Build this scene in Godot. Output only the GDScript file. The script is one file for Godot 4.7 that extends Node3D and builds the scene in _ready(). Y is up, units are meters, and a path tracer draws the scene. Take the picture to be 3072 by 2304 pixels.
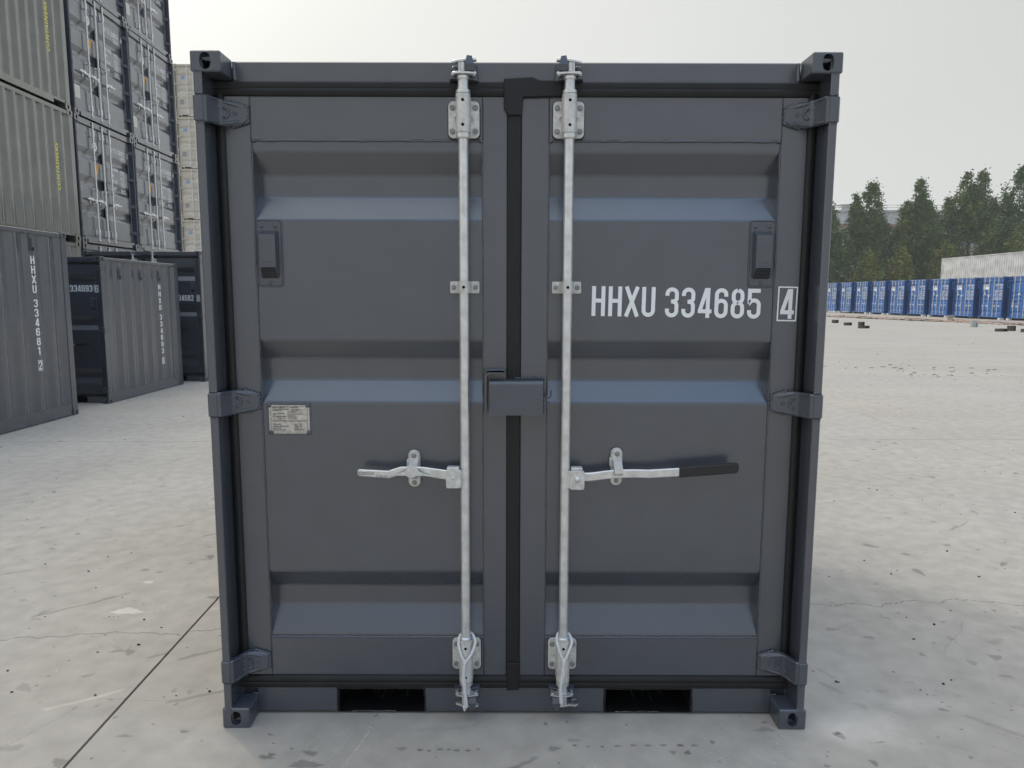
extends Node3D

# ---------------------------------------------------------------- mesh builder
class MB:
	var v := PackedVector3Array()
	var n := PackedVector3Array()
	var uv := PackedVector2Array()
	var uv2 := PackedVector2Array()
	var col := PackedColorArray()
	var use_uv2 := false
	var use_col := false
	var paint := Color.WHITE
	var xf := Transform3D.IDENTITY

	func pt(p: Vector3, nn: Vector3, t := Vector2.ZERO) -> void:
		v.append(xf * p)
		n.append((xf.basis * nn).normalized())
		uv.append(t)
		if use_col:
			col.append(paint)

	# corners counter-clockwise as seen from outside
	func tri_n(a: Vector3, b: Vector3, c: Vector3, na: Vector3, nb: Vector3, nc: Vector3) -> void:
		var flip := (b - a).cross(c - a).dot(na + nb + nc) < 0.0
		pt(a, na)
		if (xf.basis.determinant() < 0.0) != flip:
			pt(b, nb); pt(c, nc)
		else:
			pt(c, nc); pt(b, nb)

	func tri(a: Vector3, b: Vector3, c: Vector3) -> void:
		var nn := (b - a).cross(c - a)
		if nn.length_squared() < 1e-18:
			return
		nn = nn.normalized()
		tri_n(a, b, c, nn, nn, nn)

	func quad(a: Vector3, b: Vector3, c: Vector3, d: Vector3) -> void:
		var nn := (c - a).cross(d - b)
		if nn.length_squared() < 1e-18:
			return
		nn = nn.normalized()
		tri_n(a, b, c, nn, nn, nn)
		tri_n(a, c, d, nn, nn, nn)

	func quad_n(a: Vector3, b: Vector3, c: Vector3, d: Vector3, na: Vector3, nb: Vector3, nc: Vector3, nd: Vector3) -> void:
		tri_n(a, b, c, na, nb, nc)
		tri_n(a, c, d, na, nc, nd)

	func hexa(p: Array) -> void:   # 0-3 bottom ring ccw seen from above, 4-7 top ring
		quad(p[3], p[2], p[1], p[0])
		quad(p[4], p[5], p[6], p[7])
		for i in 4:
			var j := (i + 1) % 4
			quad(p[i], p[j], p[4 + j], p[4 + i])

	func box(c: Vector3, s: Vector3) -> void:
		var h := s * 0.5
		hexa([c + Vector3(-h.x, -h.y, h.z), c + Vector3(h.x, -h.y, h.z), c + Vector3(h.x, -h.y, -h.z), c + Vector3(-h.x, -h.y, -h.z),
			c + Vector3(-h.x, h.y, h.z), c + Vector3(h.x, h.y, h.z), c + Vector3(h.x, h.y, -h.z), c + Vector3(-h.x, h.y, -h.z)])

	func span(a: Vector3, b: Vector3, bev := 0.0) -> void:   # box between two corners
		var lo := Vector3(minf(a.x, b.x), minf(a.y, b.y), minf(a.z, b.z))
		var hi := Vector3(maxf(a.x, b.x), maxf(a.y, b.y), maxf(a.z, b.z))
		if bev > 0.0:
			cbox((lo + hi) * 0.5, hi - lo, bev)
		else:
			box((lo + hi) * 0.5, hi - lo)

	func edges(c: Vector3, s: Vector3, b: float) -> void:    # the chamfers of a box without its faces
		var h := s * 0.5
		for ax in 3:
			var u := (ax + 1) % 3
			var w := (ax + 2) % 3
			for su in [-1.0, 1.0]:
				for sw in [-1.0, 1.0]:
					var p := []
					for k in 4:
						var q := Vector3.ZERO
						q[ax] = (h[ax] - b) * (-1.0 if k in [0, 3] else 1.0)
						q[u] = su * (h[u] if k < 2 else h[u] - b)
						q[w] = sw * (h[w] - b if k < 2 else h[w])
						p.append(c + q)
					if su * sw > 0.0:
						quad(p[3], p[2], p[1], p[0])
					else:
						quad(p[0], p[1], p[2], p[3])
		for sx in [-1.0, 1.0]:
			for sy in [-1.0, 1.0]:
				for sz in [-1.0, 1.0]:
					var a := c + Vector3(sx * h.x, sy * (h.y - b), sz * (h.z - b))
					var d := c + Vector3(sx * (h.x - b), sy * h.y, sz * (h.z - b))
					var e := c + Vector3(sx * (h.x - b), sy * (h.y - b), sz * h.z)
					if sx * sy * sz > 0.0:
						tri(a, d, e)
					else:
						tri(a, e, d)

	func cbox(c: Vector3, s: Vector3, b: float) -> void:     # chamfered box
		b = minf(b, minf(s.x, minf(s.y, s.z)) * 0.45)
		var h := s * 0.5
		for ax in 3:
			var u := (ax + 1) % 3
			var w := (ax + 2) % 3
			for sg in [-1.0, 1.0]:
				var p := []
				for k in 4:
					var q := Vector3.ZERO
					q[ax] = sg * h[ax]
					q[u] = (h[u] - b) * (-1.0 if k in [0, 3] else 1.0)
					q[w] = (h[w] - b) * (-1.0 if k < 2 else 1.0)
					p.append(c + q)
				if sg > 0.0:
					quad(p[0], p[1], p[2], p[3])
				else:
					quad(p[3], p[2], p[1], p[0])
		edges(c, s, b)

	# flat polygon (ccw in xy) pushed from z0 to z1, front edge chamfered by bev
	func prism(poly: PackedVector2Array, z0: float, z1: float, bev := 0.0, smooth := 0.6) -> void:
		var m := poly.size()
		if Geometry2D.is_polygon_clockwise(poly):
			poly = poly.duplicate()
			poly.reverse()
		var en := []
		for i in m:
			var d := (poly[(i + 1) % m] - poly[i]).normalized()
			en.append(Vector2(d.y, -d.x))
		var inner := PackedVector2Array()
		for i in m:
			var a: Vector2 = en[(i + m - 1) % m]
			var b: Vector2 = en[i]
			var mid := (a + b)
			mid = mid / maxf(mid.length_squared() * 0.5, 0.4)
			inner.append(poly[i] - mid * bev)
		var top := inner if bev > 0.0 else poly
		var zs := z1 - bev
		for i in m:
			var j := (i + 1) % m
			var e: Vector2 = en[i]
			var ep: Vector2 = en[(i + m - 1) % m]
			var ex: Vector2 = en[j]
			var na := ((e + ep).normalized() if e.dot(ep) > smooth else e)
			var nb := ((e + ex).normalized() if e.dot(ex) > smooth else e)
			var n0 := Vector3(na.x, na.y, 0)
			var n1 := Vector3(nb.x, nb.y, 0)
			var a := Vector3(poly[i].x, poly[i].y, z0)
			var b := Vector3(poly[j].x, poly[j].y, z0)
			var c := Vector3(poly[j].x, poly[j].y, zs)
			var d := Vector3(poly[i].x, poly[i].y, zs)
			quad_n(a, b, c, d, n0, n1, n1, n0)
			if bev > 0.0:
				var f := Vector3(0, 0, 0.9)
				quad_n(d, c, Vector3(top[j].x, top[j].y, z1), Vector3(top[i].x, top[i].y, z1), n0 + f, n1 + f, n1 + f, n0 + f)
		var t := Geometry2D.triangulate_polygon(top)
		for k in range(0, t.size(), 3):
			var a := top[t[k]]
			var b := top[t[k + 1]]
			var c := top[t[k + 2]]
			if (b - a).cross(c - a) < 0.0:
				var q := b
				b = c
				c = q
			tri(Vector3(a.x, a.y, z1), Vector3(b.x, b.y, z1), Vector3(c.x, c.y, z1))
			tri(Vector3(a.x, a.y, z0), Vector3(c.x, c.y, z0), Vector3(b.x, b.y, z0))

	# flat sheet polygon at z
	func sheet(poly: PackedVector2Array, z: float) -> void:
		var t := Geometry2D.triangulate_polygon(poly)
		for k in range(0, t.size(), 3):
			var a := poly[t[k]]
			var b := poly[t[k + 1]]
			var c := poly[t[k + 2]]
			if (b - a).cross(c - a) < 0.0:
				var q := b
				b = c
				c = q
			tri(Vector3(a.x, a.y, z), Vector3(b.x, b.y, z), Vector3(c.x, c.y, z))

	# profile (radius, height) turned about y
	func lathe(prof: Array, m := 20) -> void:
		for k in prof.size() - 1:
			var p: Vector2 = prof[k]
			var q: Vector2 = prof[k + 1]
			var d := q - p
			if d.length() < 1e-7:
				continue
			var nn := Vector2(d.y, -d.x).normalized()
			for i in m:
				var a := TAU * i / m
				var b := TAU * (i + 1) / m
				var ca := Vector3(cos(a), 0, -sin(a))
				var cb := Vector3(cos(b), 0, -sin(b))
				var na := ca * nn.x + Vector3(0, nn.y, 0)
				var nb := cb * nn.x + Vector3(0, nn.y, 0)
				quad_n(ca * p.x + Vector3(0, p.y, 0), cb * p.x + Vector3(0, p.y, 0), cb * q.x + Vector3(0, q.y, 0), ca * q.x + Vector3(0, q.y, 0), na, nb, nb, na)

	func tube(pts: PackedVector3Array, r: Variant, m := 8, caps := true) -> void:
		var cnt := pts.size()
		var rings := []
		var nrm := []
		var side := Vector3.ZERO
		for i in cnt:
			var t := (pts[mini(i + 1, cnt - 1)] - pts[maxi(i - 1, 0)]).normalized()
			if i == 0:
				side = t.cross(Vector3.UP if absf(t.y) < 0.9 else Vector3.RIGHT).normalized()
			else:
				side = (side - t * side.dot(t)).normalized()
			var up := t.cross(side)
			var rr: float = r[i] if r is Array or r is PackedFloat32Array else r
			var ring := []
			var rn := []
			for k in m:
				var a := TAU * k / m
				var d := side * cos(a) + up * sin(a)
				ring.append(pts[i] + d * rr)
				rn.append(d)
			rings.append(ring)
			nrm.append(rn)
		for i in cnt - 1:
			for k in m:
				var j := (k + 1) % m
				quad_n(rings[i][k], rings[i][j], rings[i + 1][j], rings[i + 1][k], nrm[i][k], nrm[i][j], nrm[i + 1][j], nrm[i + 1][k])
		if caps:
			for k in m:
				var j := (k + 1) % m
				tri(pts[0], rings[0][j], rings[0][k])
				tri(pts[cnt - 1], rings[cnt - 1][k], rings[cnt - 1][j])

	# a bent sheet: a polyline swept along dir; normals smoothed over gentle bends
	func strip(pts: PackedVector3Array, dir: Vector3, smooth := 0.9) -> void:
		var m := pts.size()
		var sn := []
		var sl := []
		for i in m - 1:
			sn.append((pts[i + 1] - pts[i]).cross(dir).normalized())
			sl.append(pts[i].distance_to(pts[i + 1]))
		for i in m - 1:
			var e: Vector3 = sn[i]
			var l: float = sl[i] * sl[i]
			var na := e
			var nb := e
			if i > 0 and e.dot(sn[i - 1]) > smooth:
				na = (e * l + sn[i - 1] * sl[i - 1] * sl[i - 1]).normalized()
			if i < m - 2 and e.dot(sn[i + 1]) > smooth:
				nb = (e * l + sn[i + 1] * sl[i + 1] * sl[i + 1]).normalized()
			quad_n(pts[i], pts[i + 1], pts[i + 1] + dir, pts[i] + dir, na, nb, nb, na)

	func arrays() -> Array:
		var a := []
		a.resize(Mesh.ARRAY_MAX)
		a[Mesh.ARRAY_VERTEX] = v
		a[Mesh.ARRAY_NORMAL] = n
		a[Mesh.ARRAY_TEX_UV] = uv
		if use_uv2:
			a[Mesh.ARRAY_TEX_UV2] = uv2
		if use_col:
			a[Mesh.ARRAY_COLOR] = col
		return a


# ---------------------------------------------------------------- naming and grouping
var taken := {}
var rng := RandomNumberGenerator.new()

func numbered(parent: Node, called: String) -> String:
	var key := [parent.get_instance_id(), called]
	var k: int = taken.get(key, 0)
	taken[key] = k + 1
	return called if k == 0 else "%s_%03d" % [called, k]

func mesh_of(list: Array) -> ArrayMesh:     # [mb, material, mb, material ...]
	var m := ArrayMesh.new()
	for i in range(0, list.size(), 2):
		var b: MB = list[i]
		if b.v.size() == 0:
			continue
		m.add_surface_from_arrays(Mesh.PRIMITIVE_TRIANGLES, b.arrays())
		m.surface_set_material(m.get_surface_count() - 1, list[i + 1])
	return m

func put(called: String, list: Array, parent: Node = self, at := Vector3.ZERO) -> MeshInstance3D:
	var o := MeshInstance3D.new()
	o.mesh = mesh_of(list)
	o.name = numbered(parent, called)
	parent.add_child(o, true)
	o.position = at
	return o

func put_mesh(called: String, m: Mesh, parent: Node, at := Vector3.ZERO) -> MeshInstance3D:
	var o := MeshInstance3D.new()
	o.mesh = m
	o.name = numbered(parent, called)
	parent.add_child(o, true)
	o.position = at
	return o

func tag(o: Node, label: String, category := "", group := "", kind := "") -> Node:
	if label: o.set_meta("label", label)
	if category: o.set_meta("category", category)
	if group: o.set_meta("group", group)
	if kind: o.set_meta("kind", kind)
	return o

func thing(called: String, label: String, category: String, at := Vector3.ZERO, turn := 0.0, group := "") -> Node3D:
	var o := Node3D.new()
	o.name = numbered(self, called)
	add_child(o, true)
	o.position = at
	o.rotation.y = turn
	tag(o, label, category, group)
	return o

func copy_of(src: Node3D, at: Vector3, turn: float, label: String) -> Node3D:
	var base := String(src.name)
	var o: Node3D = src.duplicate()
	o.name = numbered(self, base)
	add_child(o, true)
	o.position = at
	o.rotation.y = turn
	o.set_meta("label", label)
	return o

# ---------------------------------------------------------------- materials
var mats := {}

func lin(r: float, g: float, b: float) -> Color:
	return Color(r, g, b).linear_to_srgb()

func noise_tex(size: int, freq: float, oct: int, seed_: int, lo: float, hi: float, type := FastNoiseLite.TYPE_SIMPLEX_SMOOTH) -> NoiseTexture2D:
	var f := FastNoiseLite.new()
	f.seed = seed_
	f.noise_type = type
	f.frequency = freq
	f.fractal_octaves = oct
	var t := NoiseTexture2D.new()
	t.width = size
	t.height = size
	t.seamless = true
	t.noise = f
	var g := Gradient.new()
	g.set_color(0, Color(lo, lo, lo))
	g.set_color(1, Color(hi, hi, hi))
	t.color_ramp = g
	return t

func mat(col: Color, rough := 0.6, metal := 0.0, spec := 0.5) -> StandardMaterial3D:
	var m := StandardMaterial3D.new()
	m.albedo_color = col
	m.roughness = rough
	m.metallic = metal
	m.metallic_specular = spec
	return m

func worn(m: StandardMaterial3D, t: Texture2D, scale_: float, bump: Texture2D = null, bump_cm := 0.0) -> StandardMaterial3D:
	m.albedo_texture = t
	m.uv1_triplanar = true
	m.uv1_scale = Vector3.ONE * scale_
	if bump:
		m.heightmap_enabled = true
		m.heightmap_texture = bump
		m.heightmap_scale = bump_cm
	return m

func glossy(m: StandardMaterial3D, k: float, r: float) -> void:
	m.clearcoat_enabled = true
	m.clearcoat = k
	m.clearcoat_roughness = r

func make_materials() -> void:
	var dirt := noise_tex(512, 0.012, 5, 11, 0.94, 1.0)
	var peel := noise_tex(512, 0.06, 3, 12, 0.0, 1.0)
	var spang := noise_tex(512, 0.015, 4, 13, 0.84, 1.0)
	var soft := noise_tex(512, 0.01, 4, 14, 0.8, 1.0)
	mats.paint = worn(mat(lin(0.060, 0.068, 0.086), 0.27, 0.0, 0.72), dirt, 0.7, peel, 0.03)
	glossy(mats.paint, 0.7, 0.22)
	mats.paint_keep = worn(mat(lin(0.066, 0.078, 0.098), 0.28, 0.0, 0.7), dirt, 2.0, peel, 0.05)
	mats.cast = worn(mat(lin(0.070, 0.079, 0.098), 0.3, 0.0, 0.7), dirt, 3.0, noise_tex(256, 0.12, 3, 15, 0.0, 1.0), 0.06)
	mats.rubber = worn(mat(lin(0.012, 0.012, 0.013), 0.55, 0.0, 0.5), noise_tex(256, 0.02, 4, 16, 0.6, 1.0), 1.2, peel, 0.04)
	mats.black = worn(mat(lin(0.008, 0.008, 0.009), 0.45), soft, 1.5, peel, 0.05)
	mats.grip = mat(lin(0.018, 0.018, 0.019), 0.42)
	mats.hole = mat(lin(0.004, 0.004, 0.005), 0.9, 0.0, 0.1)
	mats.zinc = worn(mat(lin(0.88, 0.89, 0.885), 0.28, 0.7), spang, 3.0, peel, 0.03)
	mats.zinc_flat = worn(mat(lin(0.84, 0.83, 0.79), 0.42, 0.3), soft, 6.0, peel, 0.02)
	mats.bolt = worn(mat(lin(0.36, 0.37, 0.37), 0.5, 0.5), soft, 8.0)
	mats.white = mat(lin(0.90, 0.91, 0.92), 0.45)
	mats.rope = mat(lin(0.72, 0.73, 0.73), 0.75)
	mats.plate = worn(mat(lin(0.74, 0.68, 0.60), 0.5, 0.1), soft, 9.0)
	mats.ink = mat(lin(0.04, 0.035, 0.03), 0.7)
	mats.bare = worn(mat(lin(0.4, 0.4, 0.39), 0.5, 0.4), soft, 20.0)
	mats.roofzinc = worn(mat(lin(0.3, 0.31, 0.33), 0.35, 0.0, 0.6), dirt, 1.0)
	# the big dark containers of the tall stack
	mats.slate = worn(mat(lin(0.15, 0.165, 0.19), 0.26, 0.4, 0.75), noise_tex(512, 0.01, 5, 21, 0.84, 1.0), 0.5, peel, 0.03)
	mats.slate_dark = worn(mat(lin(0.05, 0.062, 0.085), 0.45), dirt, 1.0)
	mats.olive = worn(mat(lin(0.19, 0.19, 0.17), 0.26, 0.4, 0.75), noise_tex(512, 0.01, 5, 22, 0.84, 1.0), 0.4)
	glossy(mats.slate, 1.0, 0.16)
	glossy(mats.olive, 1.0, 0.1)
	mats.yellow = mat(lin(0.75, 0.66, 0.10), 0.55)
	mats.orange = mat(lin(0.80, 0.42, 0.08), 0.5)
	mats.sticker = mat(lin(0.72, 0.70, 0.64), 0.4)
	mats.slate_plate = mat(lin(0.2, 0.21, 0.21), 0.45, 0.2)
	mats.beige = worn(mat(lin(0.64, 0.585, 0.48), 0.55), noise_tex(256, 0.015, 4, 23, 0.88, 1.0), 0.4)
	mats.beige_gap = mat(lin(0.10, 0.09, 0.075), 0.8)
	mats.grey_plate = mat(lin(0.32, 0.30, 0.31), 0.5, 0.2)
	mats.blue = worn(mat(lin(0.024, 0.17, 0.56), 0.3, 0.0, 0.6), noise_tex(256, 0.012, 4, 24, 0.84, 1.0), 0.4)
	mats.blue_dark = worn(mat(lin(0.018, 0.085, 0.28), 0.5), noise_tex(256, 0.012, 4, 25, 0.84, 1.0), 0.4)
	mats.blue_mark = mat(lin(0.22, 0.35, 0.62), 0.5)
	mats.tan = mat(lin(0.55, 0.34, 0.18), 0.6)
	mats.shed = worn(mat(lin(0.90, 0.89, 0.85), 0.5), soft, 0.2)
	mats.brick = worn(mat(lin(0.14, 0.12, 0.10), 0.9), noise_tex(256, 0.05, 3, 26, 0.6, 1.0), 3.0)
	mats.bucket = worn(mat(lin(0.62, 0.64, 0.62), 0.55), noise_tex(256, 0.02, 4, 27, 0.75, 1.0), 2.0)
	mats.bucket_dusty = worn(mat(lin(0.5, 0.47, 0.42), 0.7), noise_tex(256, 0.02, 4, 28, 0.7, 1.0), 2.0)
	mats.bark = worn(mat(lin(0.16, 0.13, 0.10), 0.9), noise_tex(256, 0.04, 4, 29, 0.6, 1.0), 1.0)
	mats.bldg = worn(mat(lin(0.60, 0.60, 0.60), 0.7), soft, 0.1)
	mats.bldg_low = worn(mat(lin(0.40, 0.36, 0.31), 0.7), soft, 0.1)
	mats.bldg_band = mat(lin(0.30, 0.12, 0.09), 0.7)
	mats.glass = mat(lin(0.10, 0.13, 0.16), 0.15, 0.0, 0.6)
	var leaf := mat(Color.WHITE, 0.7, 0.0, 0.3)
	leaf.vertex_color_use_as_albedo = true
	leaf.backlight_enabled = true
	leaf.backlight = lin(0.10, 0.12, 0.03)
	mats.leaf = leaf
	var chips := mat(Color.WHITE, 0.9, 0.0, 0.2)
	chips.vertex_color_use_as_albedo = true
	mats.chips = chips

# ---------------------------------------------------------------- lettering: narrow capitals and figures drawn as strokes
const GW := 0.45
const GS := 0.132

func arc(c: Vector2, rx: float, ry: float, a0: float, a1: float, m := 7) -> PackedVector2Array:
	var p := PackedVector2Array()
	for i in m + 1:
		var a := deg_to_rad(lerpf(a0, a1, float(i) / m))
		p.append(c + Vector2(cos(a) * rx, sin(a) * ry))
	return p

func join(parts: Array) -> PackedVector2Array:
	var p := PackedVector2Array()
	for q in parts:
		if q is Vector2:
			p.append(q)
		else:
			p.append_array(q)
	return p

func loop_(x0: float, x1: float, y0: float, y1: float, r: float) -> PackedVector2Array:
	return join([arc(Vector2(x1 - r, y1 - r), r, r, 0, 90), arc(Vector2(x0 + r, y1 - r), r, r, 90, 180), arc(Vector2(x0 + r, y0 + r), r, r, 180, 270), arc(Vector2(x1 - r, y0 + r), r, r, 270, 360)])

# list of [points, closed]
func glyph(ch: String) -> Array:
	var a := GS / 2
	var b := GW - GS / 2
	var t := 1.0 - GS / 2
	var r := 0.155
	var m := (a + b) / 2
	match ch:
		"H": return [[PackedVector2Array([Vector2(a, 0), Vector2(a, 1)]), false], [PackedVector2Array([Vector2(b, 0), Vector2(b, 1)]), false], [PackedVector2Array([Vector2(a + 0.06, 0.52), Vector2(b - 0.06, 0.52)]), false]]
		"X": return [[PackedVector2Array([Vector2(a - 0.03, 0), Vector2(b + 0.03, 1)]), false], [PackedVector2Array([Vector2(a - 0.03, 1), Vector2(b + 0.03, 0)]), false]]
		"U": return [[join([Vector2(a, 1), arc(Vector2(a + r, a + r), r, r, 180, 270), arc(Vector2(b - r, a + r), r, r, 270, 360), Vector2(b, 1)]), false]]
		"0": return [[loop_(a, b, a, t, r), true]]
		"8": return [[loop_(a, b, a, 0.52, r), true], [loop_(a + 0.012, b - 0.012, 0.52, t, r), true]]
		"3": return [[join([Vector2(a, 0.72), arc(Vector2(a + r, t - r), r, r, 180, 90), arc(Vector2(b - r, t - r), r, r, 90, 0), arc(Vector2(b - r, 0.53 + 0.11), r, 0.11, 0, -90), Vector2(m - 0.03, 0.53)]), false],
			[join([Vector2(m - 0.03, 0.53), arc(Vector2(b - r, 0.53 - 0.13), r, 0.13, 90, 0), arc(Vector2(b - r, a + r), r, r, 0, -90), arc(Vector2(a + r, a + r), r, r, 270, 180), Vector2(a, 0.29)]), false]]
		"6": return [[join([Vector2(b, 0.72), arc(Vector2(b - r, t - r), r, r, 0, 90), arc(Vector2(a + r, t - r), r, r, 90, 180), Vector2(a, 0.4)]), false], [loop_(a, b, a, 0.58, r), true]]
		"9": return [[join([Vector2(a, 0.28), arc(Vector2(a + r, a + r), r, r, 180, 270), arc(Vector2(b - r, a + r), r, r, 270, 360), Vector2(b, 0.6)]), false], [loop_(a, b, 0.42, t, r), true]]
		"4": return [[PackedVector2Array([Vector2(0.33, 0), Vector2(0.33, 1)]), false], [PackedVector2Array([Vector2(0.285, 0.985), Vector2(0.065, 0.24)]), false], [PackedVector2Array([Vector2(0.0, 0.22), Vector2(GW + 0.01, 0.22)]), false]]
		"5": return [[PackedVector2Array([Vector2(b + 0.04, t), Vector2(a, t), Vector2(a, 0.5)]), false], [join([Vector2(a, 0.55), arc(Vector2(a + r, 0.6 - 0.1), r, 0.11, 160, 90), arc(Vector2(b - r, 0.61 - r), r, r, 90, 0), arc(Vector2(b - r, a + r), r, r, 0, -90), arc(Vector2(a + r, a + r), r, r, 270, 180), Vector2(a, 0.28)]), false]]
		"1": return [[PackedVector2Array([Vector2(0.26, 0), Vector2(0.26, 1)]), false], [PackedVector2Array([Vector2(0.24, 0.93), Vector2(0.08, 0.8)]), false]]
		"2": return [[join([Vector2(a, 0.7), arc(Vector2(a + r, t - r), r, r, 180, 90), arc(Vector2(b - r, t - r), r, r, 90, 0), Vector2(b, 0.62), Vector2(a, 0.12), Vector2(a, a), Vector2(b + 0.05, a)]), false]]
		"7": return [[PackedVector2Array([Vector2(0, t), Vector2(b, t), Vector2(0.17, 0)]), false]]
		"G": return [[join([Vector2(b, 0.72), arc(Vector2(b - r, t - r), r, r, 0, 90), arc(Vector2(a + r, t - r), r, r, 90, 180), arc(Vector2(a + r, a + r), r, r, 180, 270), arc(Vector2(b - r, a + r), r, r, 270, 360), Vector2(b, 0.48), Vector2(m, 0.48)]), false]]
		"V": return [[PackedVector2Array([Vector2(a - 0.03, 1), Vector2(m, 0.03), Vector2(b + 0.03, 1)]), false]]
		"T": return [[PackedVector2Array([Vector2(0, t), Vector2(GW, t)]), false], [PackedVector2Array([Vector2(m, 0), Vector2(m, 0.95)]), false]]
	return []

func stroke(mb: MB, pts: PackedVector2Array, closed: bool, w: float, place: Callable) -> void:
	var p := PackedVector2Array()
	for q in pts:
		if p.size() == 0 or q.distance_to(p[p.size() - 1]) > w * 0.03:
			p.append(q)
	if closed and p[0].distance_to(p[p.size() - 1]) < w * 0.03:
		p.remove_at(p.size() - 1)
	var m := p.size()
	var l := []
	var r := []
	for i in m:
		var d0 := (p[i] - p[(i + m - 1) % m]).normalized() if closed or i > 0 else (p[1] - p[0]).normalized()
		var d1 := (p[(i + 1) % m] - p[i]).normalized() if closed or i < m - 1 else d0
		var n0 := Vector2(-d0.y, d0.x)
		var n1 := Vector2(-d1.y, d1.x)
		var mid := (n0 + n1)
		mid = mid / maxf(mid.length_squared() * 0.5, 0.35)
		l.append(place.call(p[i] + mid * w * 0.5))
		r.append(place.call(p[i] - mid * w * 0.5))
	for i in (m if closed else m - 1):
		var j := (i + 1) % m
		mb.quad(r[i], r[j], l[j], l[i])

# text from origin o, along ux, up uy; returns the end of the pen
func write(mb: MB, s: String, o: Vector3, ux: Vector3, uy: Vector3, h: float, adv: float, wide := 1.0) -> void:
	var x := 0.0
	for ch in s:
		if ch == " ":
			x += adv * 0.68
			continue
		var lift := ux.cross(uy) * 0.0004
		for g in glyph(ch):
			var x0 := x
			var oo := o
			stroke(mb, g[0], g[1], GS, func(q: Vector2): return oo + ux * (x0 + q.x * h * wide) + uy * (q.y * h))
			o += lift
		o = o - lift * glyph(ch).size()
		x += adv

func frame2(mb: MB, o: Vector3, ux: Vector3, uy: Vector3, w: float, h: float, t: float) -> void:
	mb.quad(o, o + ux * w, o + ux * w + uy * t, o + uy * t)
	mb.quad(o + uy * (h - t), o + ux * w + uy * (h - t), o + ux * w + uy * h, o + uy * h)
	mb.quad(o + uy * t, o + ux * t + uy * t, o + ux * t + uy * (h - t), o + uy * (h - t))
	mb.quad(o + ux * (w - t) + uy * t, o + ux * w + uy * t, o + ux * w + uy * (h - t), o + ux * (w - t) + uy * (h - t))

var font: SystemFont
# ordinary small type, laid flat
func type_(mb: MB, s: String, o: Vector3, ux: Vector3, uy: Vector3, h: float, wide := 1.0) -> void:
	var t := TextMesh.new()
	t.font = font
	t.text = s
	t.font_size = 32
	t.pixel_size = 1.0 / 23.0
	t.depth = 0.0
	t.horizontal_alignment = HORIZONTAL_ALIGNMENT_LEFT
	t.vertical_alignment = VERTICAL_ALIGNMENT_BOTTOM
	t.curve_step = 4.0
	var a := t.get_mesh_arrays()
	var vs: PackedVector3Array = a[Mesh.ARRAY_VERTEX]
	var ix: PackedInt32Array = a[Mesh.ARRAY_INDEX] if a[Mesh.ARRAY_INDEX] != null else PackedInt32Array(range(vs.size()))
	var lo := 1e9
	for q in vs:
		lo = minf(lo, q.x)
	for k in range(0, ix.size() - 2, 3):
		var p := []
		for e in 3:
			var q := vs[ix[k + e]]
			p.append(o + ux * ((q.x - lo) * h * wide) + uy * (q.y * h))
		if (p[1] - p[0]).cross(p[2] - p[0]).dot(ux.cross(uy)) > 0.0:
			mb.tri(p[0], p[1], p[2])
		else:
			mb.tri(p[0], p[2], p[1])

# ---------------------------------------------------------------- shapes shared by containers
func rrect(cx: float, cy: float, w: float, h: float, r: float, m := 4) -> PackedVector2Array:
	var p := PackedVector2Array()
	for k in 4:
		var sx: float = [1, -1, -1, 1][k]
		var sy: float = [1, 1, -1, -1][k]
		p.append_array(arc(Vector2(cx + sx * (w / 2 - r), cy + sy * (h / 2 - r)), r, r, k * 90, k * 90 + 90, m))
	return p

func fillet(pts: Array, r: float, m := 3) -> Array:
	var o := [pts[0]]
	for i in range(1, pts.size() - 1):
		var p: Vector2 = pts[i]
		var a: Vector2 = (pts[i - 1] - p)
		var b: Vector2 = (pts[i + 1] - p)
		var d := minf(r, minf(a.length(), b.length()) * 0.45)
		var pa := p + a.normalized() * d
		var pb := p + b.normalized() * d
		for k in m + 1:
			var t := float(k) / m
			o.append(pa.lerp(p, t).lerp(p.lerp(pb, t), t))
	o.append(pts[pts.size() - 1])
	return o

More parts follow.
